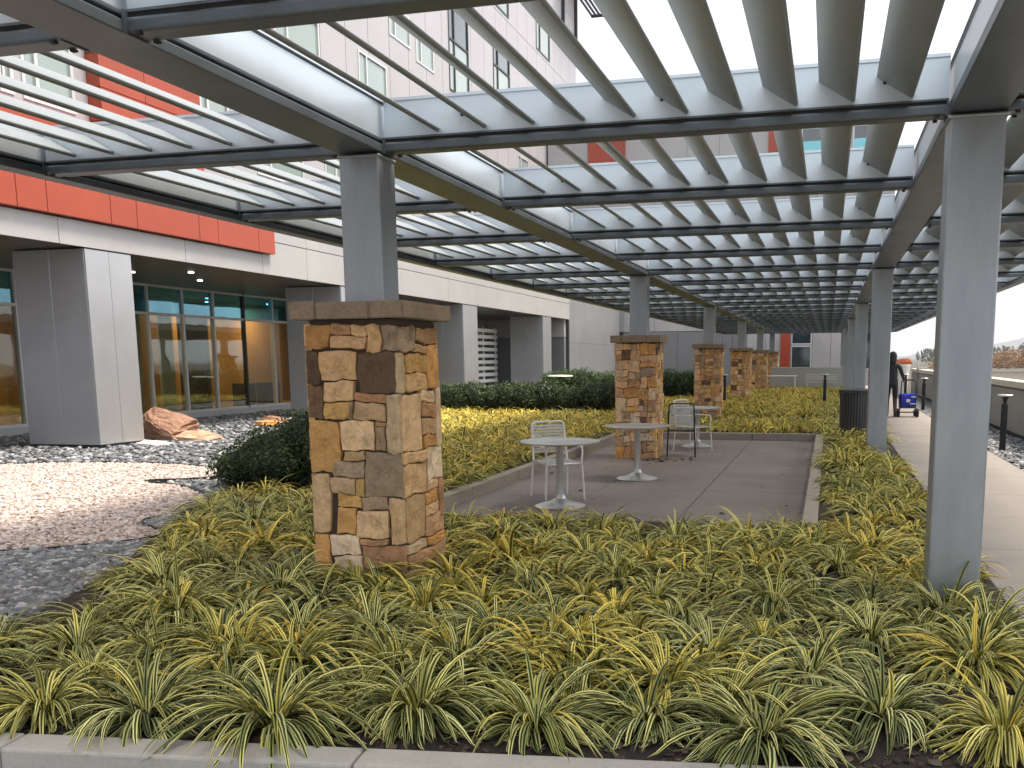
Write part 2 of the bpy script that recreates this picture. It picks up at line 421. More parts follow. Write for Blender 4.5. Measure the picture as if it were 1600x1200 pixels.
# patio with saw joints
g = MB()
xs = [-4.2, -2.85, -1.5, -.2]; ys = [9.05, 12.3, 14.9, 17.5, 20.25]
for i in range(3):
    for j in range(4):
        g.box(xs[i]+.004, xs[i+1]-.004, ys[j]+.004, ys[j+1]-.004, -.3, PAT)
struct(g.build('patio', PATIO, bevel=.004, seg=1))
g = MB(); g.box(-4.34, -.06, 9.0, 20.39, -.35, PAT-.012)
struct(g.build('patio_base', DARKGAP))
# sidewalk slabs
g = MB(); y = -2.
while y < 60:
    g.box(1.22, 2.8, y+.006, y+1.8-.006, -.35, WALK); y += 1.8
struct(g.build('sidewalk', WALKC, bevel=.006, seg=1))
g = MB(); g.box(1.16, 2.84, -2, 60, -.4, WALK-.015); struct(g.build('sidewalk_base', DARKGAP))
g = MB(); g.box(2.81, 3.84, -2, 60, -.4, -.13); struct(g.build('gravel_strip', DGB))
g = MB(); g.prism([(-12, -40), (14, -40), (14, -4), (1.15, -4), (1.15, 3.5), (-1, 3.2), (-12, 1.6)], -.5, -.17); struct(g.build('forecourt_paving', WALKC))
# kerbs (blocks)
def kerbrun(name, p0, p1, wid, z0, z1, seglen, mat=KERBC, gap=.008):
    p0, p1 = Vector(p0), Vector(p1); d = (p1-p0); Lg = d.length; d.normalize(); nrm = Vector((-d.y, d.x))
    n = max(1, round(Lg/seglen)); g = MB()
    for k in range(n):
        a = p0 + d*(Lg*k/n+gap/2); b = p0 + d*(Lg*(k+1)/n-gap/2)
        q = [a, b, b+nrm*wid, a+nrm*wid]
        g.prism([(v.x, v.y) for v in q], z0, z1)
    return struct(g.build(name, mat, bevel=.012, seg=2))
kerbrun('front_kerb', (-9., 2.18), (1.19, 3.54), .17, -.3, .025, 1.45)
kerbrun('patio_kerb', (-4.2, 9.2), (-4.2, 20.25), .15, -.3, .02, 1.75, TANC)
kerbrun('patio_kerb', (-.2, 20.25), (-.2, 9.2), .15, -.3, .02, 1.75, TANC)
kerbrun('patio_kerb', (-4.05, 20.27), (-.2, 20.27), .13, -.3, .02, 1.4, TANC)
kerbrun('patio_edging', (-.05, 9.06), (-4.35, 9.06), .08, -.3, -.06, 1.4, TANC)

# ------------------------------------------------------------------ scattered stones (gravel = stuff)
ICO = []
ph = (1+5**.5)/2
icv = np.array([(-1, ph, 0), (1, ph, 0), (-1, -ph, 0), (1, -ph, 0), (0, -1, ph), (0, 1, ph), (0, -1, -ph), (0, 1, -ph), (ph, 0, -1), (ph, 0, 1), (-ph, 0, -1), (-ph, 0, 1)])/math.sqrt(1+ph*ph)
icf = np.array([(0, 11, 5), (0, 5, 1), (0, 1, 7), (0, 7, 10), (0, 10, 11), (1, 5, 9), (5, 11, 4), (11, 10, 2), (10, 7, 6), (7, 1, 8), (3, 9, 4), (3, 4, 2), (3, 2, 6), (3, 6, 8), (3, 8, 9), (4, 9, 5), (2, 4, 11), (6, 2, 10), (8, 6, 7), (9, 8, 1)])
def scatter_stones(name, pts, smin, smax, mat, label, flat=.6, zb=0., smooth=True):
    n = len(pts); pts = np.asarray(pts)
    s = rng.uniform(smin, smax, n)*rng.uniform(.7, 1.2, n)
    sc3 = np.stack([s*rng.uniform(.8, 1.5, n), s*rng.uniform(.7, 1.1, n), s*flat*rng.uniform(.6, 1.1, n)], 1)
    V = icv[None]*(1+rng.uniform(-.22, .22, (n, 12, 1)))*sc3[:, None, :]
    tl = rng.normal(0, .35, (n, 2)); az = rng.uniform(0, 6.283, n)
    x, y, z = V[..., 0], V[..., 1], V[..., 2]
    c, sn = np.cos(tl[:, :1]), np.sin(tl[:, :1]); y, z = y*c-z*sn, y*sn+z*c
    c, sn = np.cos(az[:, None]), np.sin(az[:, None]); x, y = x*c-y*sn, x*sn+y*c
    V = np.stack([x+pts[:, 0:1], y+pts[:, 1:2], z+zb+(sc3[:, 2:3]*.35)+rng.uniform(0, .012, (n, 1))], -1).reshape(-1, 3)
    F = (icf[None]+(np.arange(n)*12)[:, None, None]).reshape(-1, 3)
    me = bpy.data.meshes.new(name); me.vertices.add(len(V)); me.vertices.foreach_set('co', V.astype(np.float32).ravel())
    me.loops.add(F.size); me.loops.foreach_set('vertex_index', F.astype(np.int32).ravel())
    me.polygons.add(len(F)); me.polygons.foreach_set('loop_start', (np.arange(len(F))*3).astype(np.int32))
    me.update(calc_edges=True)
    me.polygons.foreach_set('use_smooth', [smooth]*len(F))
    fattr(me, 'tone', np.repeat(rng.beta(.75, .9, n), 12)); me.materials.append(mat)
    o = bpy.data.objects.new(name, me); COL.objects.link(o); o['kind'] = 'stuff'; o['label'] = label; o['category'] = 'gravel'
    return o
def sample(n, bx, test):
    out = []
    while len(out) < n:
        X = rng.uniform(bx[0], bx[1], 4000); Y = rng.uniform(bx[2], bx[3], 4000)
        for x, y in zip(X, Y):
            if test(x, y): out.append((x, y))
            if len(out) >= n: break
    return out
def vis(x, y, z=0, mgn=60):
    q = proj((x, y, z)); return q is not None and -mgn < q[0] < 1600+mgn and -mgn < q[1] < 1200+mgn
inbed = lambda x, y: inpoly(x, y, BEDP)
BCOL = [(-15.2, -13.05, 15.0, 16.25)]
def dark_ok(x, y):
    return vis(x, y) and not inbed(x, y) and not inpoly(x, y, WPOLY) and not (-15.25 < x < -13 and 14.95 < y < 16.3) and x > -17.3 and x < -4.4
scatter_stones('dark_gravel', sample(8000, (-10, -4.5, 3.0, 9.5), dark_ok), .026, .052, DGS, 'dark slate grey river gravel beside the grass bed', zb=GRV)
scatter_stones('dark_gravel', sample(9000, (-17.3, -7, 9.5, 30), dark_ok), .03, .065, DGS, 'grey river gravel spread in front of the windows', zb=GRV)
scatter_stones('white_gravel', sample(17000, (-16.5, -5.6, 5.2, 12.8), lambda x, y: inpoly(x, y, WPOLY) and vis(x, y)), .018, .034, WGS, 'pinkish white gravel drift with curved edges', zb=GRV+.01)
scatter_stones('strip_gravel', sample(3500, (2.83, 3.82, 11, 30), lambda x, y: True), .03, .055, DGS, 'mixed grey gravel strip under the parapet wall', zb=-.13)
scatter_stones('mulch_chips', sample(3800, (-4.6, 1.1, 3.0, 5.6), lambda x, y: inbed(x, y) and vis(x, y)), .008, .022, CHIP, 'dark bark mulch between the grass clumps', flat=.4, smooth=False)
PILX, COLX, ROW0, ROWP = -3.16, .80, 6.40, 2.529
COLP = ROWP*4
lf = scatter_stones('leaf_litter', [(-2.75+.34*rng.normal()*.8, 16.0+.25*rng.normal()) for _ in range(70)] + [(-4.0+.1*rng.normal(), 14.6+.8*rng.normal()) for _ in range(14)], .012, .04, DRYL, 'dark scattered dry leaves at the foot of the second pillar', flat=.25, zb=PAT, smooth=False)
lf2 = scatter_stones('fallen_leaves', [(rng.uniform(-4, -.3), rng.uniform(9.3, 20)) for _ in range(60)]+[(rng.uniform(1.3, 2.7), rng.uniform(6, 26)) for _ in range(30)], .012, .03, DRYL, 'few dry brown leaves scattered on the patio and sidewalk', flat=.15, zb=PAT+.004, smooth=False)
fattr(lf2.data, 'lr', np.repeat(rng.uniform(0, 1, 90), 12)); lf2['category'] = 'leaves'
fattr(lf.data, 'lr', np.repeat(rng.uniform(0, 1, 84), 12)); lf['category'] = 'leaves'

# ------------------------------------------------------------------ PERGOLA
perg = empty('pergola', (0, 0, 0))
tag(perg, 'long grey steel pergola roofed with tilted metal louvre blades over the patio', 'pergola')
NROW = range(-2, 21)
rowY = lambda k: ROW0 + k*ROWP
Z0, ZT, ZW = 2.965, 3.045, 3.30
# posts
def post_mesh(w, d, z0, z1):
    g = MB(); g.box(-w/2, w/2, -d/2, d/2, z0, z1)
    return g
pm = None
def bevmesh(g, name, mats, wd, seg=2):
    me = g.mesh(name, mats); bm = bmesh.new(); bm.from_mesh(me)
    es = [e for e in bm.edges if len(e.link_faces) == 2 and e.calc_face_angle(0) > R(40)]
    bmesh.ops.bevel(bm, geom=es, offset=wd, segments=seg, profile=.5, affect='EDGES')
    bm.to_mesh(me); bm.free()
    return me
g = post_mesh(.30, .26, 1.90, Z0-.012); g.box(-.16, .16, -.14, .14, Z0-.035, Z0-.012)
pL = bevmesh(g, 'post', [STEEL], .012)
g = post_mesh(.31, .26, -.3, Z0-.012); g.box(-.17, .17, -.15, .15, Z0-.035, Z0-.012); g.box(-.2, .2, -.2, .2, -.12, -.07)
pR = bevmesh(g, 'post', [STEEL], .012)
def inst(name, me, loc, parent, rz=0):
    o = bpy.data.objects.new(name, me); COL.objects.link(o); o.parent = parent; o.location = loc; o.rotation_euler = (0, 0, rz); return o
for n in range(6):
    inst('post', pL, (PILX, ROW0+n*COLP, 0), perg)
    inst('post', pR, (COLX, ROW0+n*COLP, 0), perg)
# long beams: flange box, dark reveal, light side plates
YA, YB = rowY(-2)-.08, rowY(20)+.08
def longbeam(xc, half, name='beam'):
    g = MB()
    g.box(xc-half, xc+half, YA, YB, Z0, Z0+.055, 0)
    g.box(xc-half+.035, xc+half-.035, YA+.01, YB-.01, Z0+.055, Z0+.075, 1)
    g.box(xc-half+.012, xc+half-.012, YA+.005, YB-.005, Z0+.075, Z0+.10, 0)
    g.box(xc-half+.03, xc+half-.03, YA+.012, YB-.012, Z0+.10, ZW, 2)
    g.box(xc-half+.015, xc+half-.015, YA+.008, YB-.008, ZW, ZW+.022, 2)
    me = bevmesh(g, name, [BEAMSHADE, DARKGAP, ALU], .006)
    return inst('beam', me, (0, 0, 0), perg)
longbeam(PILX, .16); longbeam(COLX, .16); longbeam(-5.88, .08); longbeam(3.53, .08)
# cross beams between the long beams, with the light louvre web on top
BAYS = [(-5.80, PILX-.16), (PILX+.16, COLX-.16), (COLX+.16, 3.45)]
BLADES = [[-5.53+.335*i for i in range(7)], [-2.60+.338*i for i in range(10)], [1.06+.337*i for i in range(7)]]
g = MB()
for (x0, x1), bl in zip(BAYS, BLADES):
    g.box(x0, x1, -.07, .07, Z0+.003, ZT-.012, 0)
    g.box(x0, x1, -.05, .05, ZT-.012, ZT+.008, 1)
    g.box(x0, x1, -.062, .062, ZT+.008, ZT+.02, 0)
    g.box(x0, x1, -.045, .045, ZT+.02, ZW, 2)
    g.box(x0, x1, -.058, .058, ZW, ZW+.02, 2)
    for xe, sg in ((x0, 1), (x1, -1)):
        xa, xb = sorted((xe+sg*.001, xe+sg*.013)); g.box(xa, xb, -.088, .088, Z0-.006, ZT+.012, 0)
        for yb in (-.06, .06):
            xa, xb = sorted((xe+sg*.05, xe+sg*.075)); g.box(xa, xb, yb-.0125, yb+.0125, Z0-.008, Z0+.003, 1)
    for j, b in enumerate(bl):
        if j % 4 == 0:
            for s in (-1, 1):
                cx = b+.17; vs = [(cx+.011*math.cos(a), s*.0455, ZW-.12+.011*math.sin(a)) for a in np.linspace(0, 6.283, 11)[:-1]]
                vs += [(cx+.011*math.cos(a), s*.049, ZW-.12+.011*math.sin(a)) for a in np.linspace(0, 6.283, 11)[:-1]]
                g.add(vs, [tuple(range(10)), tuple(range(10, 20))]+[(i, (i+1) % 10, 10+(i+1) % 10, 10+i) for i in range(10)], 1)
me = g.mesh('cross_beam', [BEAMSHADE, DARKGAP, ALU])
bm = bmesh.new(); bm.from_mesh(me)
es = [e for e in bm.edges if e.calc_length() > 1 and len(e.link_faces) == 2 and e.calc_face_angle(0) > R(40) and e.verts[0].co.z < ZT and all(f.material_index == 0 for f in e.link_faces)]
bmesh.ops.bevel(bm, geom=es, offset=.016, segments=3, profile=.5, affect='EDGES'); bm.to_mesh(me); bm.free()
for k in NROW: inst('cross_beam', me, (0, rowY(k), 0), perg)
# blades: thin tilted plates with a rounded lower lip
def blade_verts(x, y0, y1):
    # profile in XZ: lower edge at (x, 3.09), upper edge .215 to the left and .125 higher
    dx, dz = -.215, .130; Lg = math.hypot(dx, dz); ux, uz = dx/Lg, dz/Lg; nx, nz = -uz, ux
    if nz < 0: nx, nz = -nx, -nz
    prof = []
    for s, h in ((0, .006), (.004, .014), (.02, .0155), (.12, .012), (Lg-.01, .006), (Lg, .003)): prof.append((s, h))
    pts = [(x+ux*s+nx*h, 3.092+uz*s+nz*h) for s, h in prof] + [(x+ux*s-nx*h, 3.092+uz*s-nz*h) for s, h in reversed(prof)]
    return pts
def add_blade(g, x, y0, y1, off=(0, 0)):
    pts = blade_verts(x, y0, y1); n = len(pts)
    g.add([(a-off[0], y0-off[1], b) for a, b in pts]+[(a-off[0], y1-off[1], b) for a, b in pts],
          [tuple(range(n-1, -1, -1)), tuple(range(n, 2*n))]+[(i, (i+1) % n, n+(i+1) % n, n+i) for i in range(n)])
g = MB(); add_blade(g, 0, -ROWP/2+.045, ROWP/2-.045)
bme = g.mesh('louvre_blade', [BLADESHADE]); bme.polygons.foreach_set('use_smooth', [True]*len(bme.polygons)); autosmooth(bme, 40)
cand = []
for k in list(NROW)[:-1]:
    for bl in BLADES:
        for x in bl:
            yc = rowY(k)+ROWP/2
            q = [proj((xx, yy, 3.15)) for xx, yy in ((x, yc-1.2), (x, yc), (x, yc+1.2))]
            ok = [v for v in q if v and -20 < v[0] < 1620 and -20 < v[1] < 1200]
            size = len(ok)/min(v[2] for v in ok) if ok else 0
            cand.append((size, x, yc))
cand.sort(reverse=True)
for s, x, yc in cand[:100]: inst('louvre_blade', bme, (x, yc, 0), perg)
g = MB()
for s, x, yc in cand[100:]: add_blade(g, x, yc-ROWP/2+.045, yc+ROWP/2-.045)
o = g.build('louvre_blades', BLADESHADE, perg); o['kind'] = 'stuff'

# ------------------------------------------------------------------ STONE PILLARS
PAL = {'t': (.74, .49, .27), 'o': (.68, .37, .14), 'y': (.76, .48, .19), 'b': (.80, .58, .36), 'g': (.47, .345, .235), 'd': (.20, .128, .085), 'r': (.58, .34, .19), 'p': (.84, .66, .47)}
TR_S = [(108,160,208,252,'o'),(210,162,290,205,'r'),(290,162,355,205,'t'),(212,208,353,255,'t'),(358,165,415,270,'t'),(420,170,478,268,'g'),(112,262,158,400,'d'),(114,402,172,535,'d'),(160,265,315,380,'t'),(320,272,470,430,'d'),(176,384,300,462,'t'),(303,433,432,466,'r'),(178,465,280,533,'y'),(284,468,296,540,'g'),(300,469,428,540,'t'),(116,543,236,752,'o'),(242,543,384,660,'b'),(388,562,428,660,'g'),(388,542,428,559,'t'),(433,436,482,668,'b'),(249,663,332,701,'t'),(207,704,335,769,'g'),(338,668,484,848,'g'),(192,773,297,840,'b'),(301,774,335,844,'y'),(122,760,190,1000,'b'),(217,843,316,893,'y'),(320,848,433,900,'g'),(217,896,292,1006,'o'),(296,904,428,1018,'b'),(438,852,488,1042,'t'),(126,1004,180,1215,'o'),(184,1010,312,1092,'p'),(315,1022,425,1046,'r'),(200,1096,318,1215,'p'),(321,1050,490,1150,'r'),(321,1153,490,1215,'t')]
TR_E = [(480,170,529,268,'g'),(532,170,560,226,'t'),(563,172,614,236,'r'),(525,272,570,240,'t'),(496,280,571,352,'y'),(575,240,614,418,'o'),(496,356,568,426,'t'),(474,272,493,432,'b'),(545,430,592,477,'b'),(549,481,598,540,'r'),(551,544,600,614,'t'),(553,618,600,666,'o'),(602,424,618,664,'p'),(486,438,546,668,'b'),(488,672,563,718,'t'),(567,670,618,808,'p'),(488,722,562,848,'t'),(494,852,553,1040,'t'),(557,852,602,906,'o'),(557,910,602,955,'t'),(605,812,620,980,'r'),(557,959,620,1043,'r'),(496,1046,556,1086,'b'),(497,1090,620,1150,'r'),(560,1047,620,1087,'o'),(497,1153,620,1215,'t'),(566,812,602,848,'b')]
ZTOP = 1.82
def traced(tr, side):
    out = []
    for x0, y0, x1, y1, c in tr:
        if y0 > y1: y0, y1 = y1, y0
        ym = (y0+y1)/2
        if side == 'S': xl, xr = 108+(ym-150)*.014, 478+(ym-150)*.012
        else: xl, xr = 478+(ym-150)*.012, 616+(ym-150)*.004
        a, b = (x0-xl)/(xr-xl), (x1-xl)/(xr-xl)
        z1, z0 = .07+(1165-y0)/1015*1.75, .07+(1165-y1)/1015*1.75
        out.append((max(0, a), min(1, b), max(0, z0), min(ZTOP, z1), c))
    return out
def treemap(rnd, zmin):
    out = []
    def split(a, b, z0, z1):
        wd, h = (b-a)*.68, z1-z0
        lim = rnd.choice((.012, .02, .034, .05))
        if wd*h < lim and wd < .34 and h < .26 or (wd < .13 and h < .16):
            out.append((a, b, z0, z1, rnd.choices('toybgdrp', (26, 14, 10, 15, 13, 6, 13, 6))[0])); return
        f = rnd.uniform(.32, .68)
        if wd > h*rnd.uniform(.7, 1.3): m_ = a+(b-a)*f; split(a, m_, z0, z1); split(m_, b, z0, z1)
        else: m_ = z0+h*f; split(a, b, z0, m_); split(a, b, m_, z1)
    split(0, 1, zmin, ZTOP); return out
def pillar_shaft(seed, zmin, traced_faces=False):
    rnd = random.Random(seed); hw = .34
    V, F, C = [], [], []
    def stone(fr, a, b, z0, z1, col, gap):
        O, U, N = fr                                  # face origin, along, outward
        wd = 2*hw
        x0, x1 = a*wd+gap, b*wd-gap; z0 += gap; z1 -= gap
        if x1-x0 < .012 or z1-z0 < .012: return
        e0, e1 = (a < .015), (b > .985)               # stones at a corner reach round it
        if e0: x0 = -.001
        if e1: x1 = wd+.001
        n = 5
        dep = rnd.uniform(.012, .03); ins = min(.005, (x1-x0)*.2, (z1-z0)*.2)
        j = lambda s: rnd.uniform(-s, s)
        # perimeter polygon with jittered points
        jt = min(.005, (x1-x0)*.06, (z1-z0)*.06)
        per = []
        for i in range(n): per.append((x0+(x1-x0)*i/n, z0))
        for i in range(n): per.append((x1, z0+(z1-z0)*i/n))
        for i in range(n): per.append((x1-(x1-x0)*i/n, z1))
        for i in range(n): per.append((x0, z1-(z1-z0)*i/n))
        cx, cz = (x0+x1)/2, (z0+z1)/2
        per = [(x+(0 if (e0 and x < x0+.002) or (e1 and x > x1-.002) else j(jt)), z+j(jt)) for x, z in per]
        # round corners a little
        for i in (0, n, 2*n, 3*n):
            x, z = per[i]; k = rnd.uniform(.02, .09)
            per[i] = (x if (e0 and x < .002) or (e1 and x > wd-.002) else x+(cx-x)*k*.6, z+(cz-z)*k*.6)
        base = len(V)
        tl = (j(.25), j(.25))
        def P(x, z, d):
            fx_ = min(1, x/.06, (wd-x)/.06); fx_ = max(0, fx_)
            wk = .6 if traced_faces else .85
            x2 = x+wk*fx_*(.011*math.sin(z*15+x*6+seed)+.007*math.sin(z*37+x*9+2*seed))
            z2 = z+wk*(.011*math.sin(x*17+z*5+seed*1.3)+.006*math.sin(x*43-z*11))
            return O+U*x2+Vector((0, 0, min(z2, ZTOP+.01)))+N*d
        for x, z in per: V.append(P(x, z, -.035))
        for x, z in per: V.append(P(x, z, dep*.72))
        for x, z in per:
            sx = x if (e0 and x < .003) or (e1 and x > wd-.003) else x+(cx-x)*ins/max(.02, abs(cx-x)+.001)
            sz = z+(cz-z)*ins/max(.02, abs(cz-z)+.001)
            V.append(P(sx, sz, dep*.9+j(.003)+(x-cx)*tl[0]*.05+(z-cz)*tl[1]*.05))
        rings = (.80, .58, .34, .15)
        fx, fz, f0 = rnd.uniform(14, 34), rnd.uniform(14, 34), rnd.uniform(0, 6)
        amp = min(.010, .05*min(x1-x0, z1-z0))
        for q in rings:
            for x, z in per:
                xx, zz_ = cx+(x-cx)*q, cz+(z-cz)*q
                V.append(P(xx, zz_, dep+amp*math.sin(xx*fx+f0+zz_*9)*math.cos(zz_*fz-xx*7)+j(.0045)))
        V.append(P(cx, cz, dep+j(.005)))
        m_ = 4*n; nr = 3+len(rings)
        fs = []
        for ring in range(nr-1):
            for i in range(m_):
                i2 = (i+1) % m_; fs.append((base+ring*m_+i, base+ring*m_+i2, base+(ring+1)*m_+i2, base+(ring+1)*m_+i))
        for i in range(m_): fs.append((base+(nr-1)*m_+i, base+(nr-1)*m_+(i+1) % m_, base+nr*m_))
        F.extend(fs)
        c = PAL[col]; k = rnd.uniform(.82, 1.18); hsh = rnd.uniform(-.06, .06)
        cc = (c[0]*k*(1+hsh), c[1]*k, c[2]*k*(1-hsh), 1)
        C.extend([cc]*(nr*m_+1))
    frames = {'S': (Vector((-hw, -hw, 0)), Vector((1, 0, 0)), Vector((0, -1, 0))), 'E': (Vector((hw, -hw, 0)), Vector((0, 1, 0)), Vector((1, 0, 0))),
              'N': (Vector((hw, hw, 0)), Vector((-1, 0, 0)), Vector((0, 1, 0))), 'W': (Vector((-hw, hw, 0)), Vector((0, -1, 0)), Vector((-1, 0, 0)))}
    for k, fr in frames.items():
        st = traced(TR_S if k == 'S' else TR_E, k) if (traced_faces and k in 'SE') else treemap(rnd, zmin)
        for a, b, z0, z1, c in st: stone(fr, a, b, z0, z1, c, .0005 if traced_faces and k in 'SE' else .0035)
    me = bpy.data.meshes.new('shaft'); me.from_pydata([tuple(v) for v in V], [], F)
    at = me.attributes.new('col', 'FLOAT_COLOR', 'POINT'); at.data.foreach_set('color', np.array(C, dtype=np.float32).ravel())
    me.materials.append(STONE); me.polygons.foreach_set('use_smooth', [True]*len(F)); me.update(); autosmooth(me, 22)
    return me
PLAB = ['tallest looking tan stone pillar standing in the striped grass at the front of the bed', 'stone pillar rising from the patio beside the round tables',
        'stone pillar in the bed just past the patio chairs', 'fourth stone pillar along the row, beside a black bollard light', 'fifth stone pillar along the pergola row', 'last small stone pillar at the far end of the row']
def cap_mesh(rnd):
    g = MB(); z0, z1 = ZTOP+.012, 1.955; h = .425
    cuts = [-h, -.22+rnd.uniform(-.04, .04), .20+rnd.uniform(-.05, .05), h]
    for i in range(3):
        a, b = cuts[i]+(.002 if i else 0), cuts[i+1]-(.002 if i < 2 else 0)
        g.box(a, b, -h+rnd.uniform(0, .008), h-rnd.uniform(0, .008), z0+rnd.uniform(0, .006), z1+rnd.uniform(-.006, .004))
    me = g.mesh('cap', [CAPST]); bm = bmesh.new(); bm.from_mesh(me)
    bmesh.ops.bevel(bm, geom=[e for e in bm.edges], offset=.007, segments=2, affect='EDGES')
    bmesh.ops.subdivide_edges(bm, edges=[e for e in bm.edges if e.calc_length() > .15], cuts=5, use_grid_fill=True)
    for v in bm.verts:
        q = math.sin(v.co.x*23+rnd.random()*.6)*math.cos(v.co.y*19+rnd.random()*.6)
        v.co.x += rnd.uniform(-.003, .003); v.co.y += rnd.uniform(-.003, .003); v.co.z += q*.003
    bm.to_mesh(me); bm.free(); return me
for n in range(6):
    zb = PAT if n == 1 else 0
    root = empty('stone_pillar', (PILX, ROW0+n*COLP, 0)); tag(root, PLAB[n], 'pillar', 'stone pillars along the pergola')
    sh = inst('shaft', pillar_shaft(11+n, zb-.02, n == 0), (0, 0, 0), root)
    g = MB(); g.box(-.325, .325, -.325, .325, zb-.2, ZTOP+.012); g.build('mortar_core', CORE, root)
    inst('cap', cap_mesh(random.Random(50+n)), (0, 0, 0), root)

# ------------------------------------------------------------------ STRIPED GRASS
def clump(seed, nl, seg, scale=1.):
    rnd = np.random.default_rng(seed); nl = int(nl*rnd.uniform(.65, 1.15)); opn = rnd.uniform(.75, 1.3); lean = rnd.normal(0, .16, 2); lsc = rnd.uniform(.85, 1.12)
    V, F, UV, LR, DK = [], [], [], [], []
    for i in range(nl):
        q = (i+.5)/nl
        az = rnd.uniform(0, 2*math.pi); r0 = .055*math.sqrt(rnd.uniform(0, 1))*scale
        el = R(np.clip(rnd.normal(76-42*opn*rnd.uniform(0, 1)**1.1, 8), 20, 86))
        Lg = lsc*rnd.uniform(.28, .46)*scale*(.75 if rnd.uniform() < .25 else 1)
        hwid = rnd.uniform(.0060, .0102)*scale
        drop = R(rnd.uniform(95, 150)) if el < R(76) else R(rnd.uniform(70, 130))
        p = np.array([r0*math.cos(az), r0*math.sin(az), -.01]); wob = rnd.normal(0, .12)
        a = az+rnd.normal(0, .25); side = np.array([-math.sin(a), math.cos(a), 0]); base = len(V)
        tw = rnd.normal(0, .25); lr = float(np.clip(rnd.normal(.10+.42*max(0, (math.degrees(el)-48)/40)**1.5, .16), 0, 1)); lr += .35 if rnd.uniform() < .03 else 0; dk = rnd.uniform(0, 1)
        for s in range(seg+1):
            tt = s/seg
            ang = el - drop*tt**1.2
            aa = a+wob*tt
            d = np.array([math.cos(aa)*math.cos(ang), math.sin(aa)*math.cos(ang), math.sin(ang)])
            if s: p = p + d*Lg/seg + np.array([lean[0], lean[1], 0])*tt*Lg/seg
            if p[2] < .012 and s > 2: p[2] = .012
            sd = np.array([-math.sin(aa), math.cos(aa), 0])*math.cos(tw)+np.array([0, 0, 1])*math.sin(tw)*.7
            wd = hwid*(min(1, .55+tt*2.2))*(1-max(0, (tt-.5)/.5)**2.2*.96)
            up = np.cross(d, sd); up = up if up[2] > 0 else -up
            V += [p-sd*wd+up*wd*.35, p, p+sd*wd+up*wd*.35]; UV += [(0, tt), (.5, tt), (1, tt)]; LR += [lr]*3; DK += [dk]*3
        for s in range(seg):
            b = base+s*3
            F += [(b, b+1, b+4, b+3), (b+1, b+2, b+5, b+4)]
    return np.array(V), np.array(F), np.array(UV), np.array(LR), np.array(DK)
def leafmesh(name, V, F, UV, LR, DK=None, mat=LEAF):
    me = bpy.data.meshes.new(name); V = np.asarray(V, dtype=np.float32); F = np.asarray(F, dtype=np.int32)
    me.vertices.add(len(V)); me.vertices.foreach_set('co', V.ravel())
    me.loops.add(F.size); me.loops.foreach_set('vertex_index', F.ravel())
    me.polygons.add(len(F)); me.polygons.foreach_set('loop_start', (np.arange(len(F))*F.shape[1]).astype(np.int32))
    me.update(calc_edges=True); me.polygons.foreach_set('use_smooth', [True]*len(F))
    if UV is not None:
        l = me.uv_layers.new(name='leaf'); l.data.foreach_set('uv', np.asarray(UV, dtype=np.float32)[F.ravel()].ravel())
    fattr(me, 'lr', LR); me.materials.append(mat)
    if DK is not None: fattr(me, 'leaf_tone', DK)
    return me
NEAR = [leafmesh('grass_clump', *clump(100+i, 215, 8)) for i in range(14)]
MIDC = [leafmesh('grass_clump', *clump(200+i, 150, 6)) for i in range(10)]
FARC = [clump(300+i, 64, 4, 1.1) for i in range(6)]
# positions
def unproj(u, v, z):
    d = AR*((u-CX)/FPX)+AU*((CY-v)/FPX)+AF; tt = (z-CAM_H)/d.z; q = CAMPOS+d*tt; return q.x, q.y
front = [(70, 1112, 1.0, .35), (232, 1118, 1.12, .18), (428, 1130, 1.15, .12), (655, 1118, 1.1, .25), (838, 1136, 1.0, .42), (1012, 1130, 1.12, .08), (1192, 1158, 1.18, .15), (1375, 1122, 1.12, .22), (1572, 1150, 1.05, .5)]
pos = []
for u, v, s, wv_ in front:
    x, y = unproj(u, v, 0); pos.append((x, y, s*1.12, wv_, 0))
PATR = (-4.4, 0.0, 9.5, 20.42)
def bedok(x, y, mg=.16):
    if not inbed(x, y): return False
    for a in np.linspace(0, 6.283, 9)[:-1]:
        if not inbed(x+mg*math.cos(a), y+mg*math.sin(a)): return False
    for n in range(6):
        if abs(x-PILX) < .40 and abs(y-ROW0-n*COLP) < .40: return False
        if abs(x-COLX) < .2 and abs(y-ROW0-n*COLP) < .2: return False
    return True
rr = random.Random(5)
yy = 3.4; row = 0
gridpts = []
while yy < 50:
    sp = .43 if yy < 10 else .42
    xx = -12 + (row % 2)*sp/2
    while xx < 1.2:
        x, y = xx+rr.uniform(-.15, .15), yy+rr.uniform(-.14, .14)
        if bedok(x, y): gridpts.append((x, y))
        xx += sp
    yy += sp*.87; row += 1
hedges = [(-11.3, -6.15, 27.0, 28.6), (-11.2, -4.9, 37.2, 38.8)]
def shrubzone(x, y):
    if ((x+6.75)/1.0)**2+((y-10.9)/1.0)**2 < 1: return True
    for a, b, c, d in hedges:
        if a-.2 < x < b+.2 and c-.3 < y < d+.3: return True
    return 24.6 < y < 26.4 and x > -5
allp = []
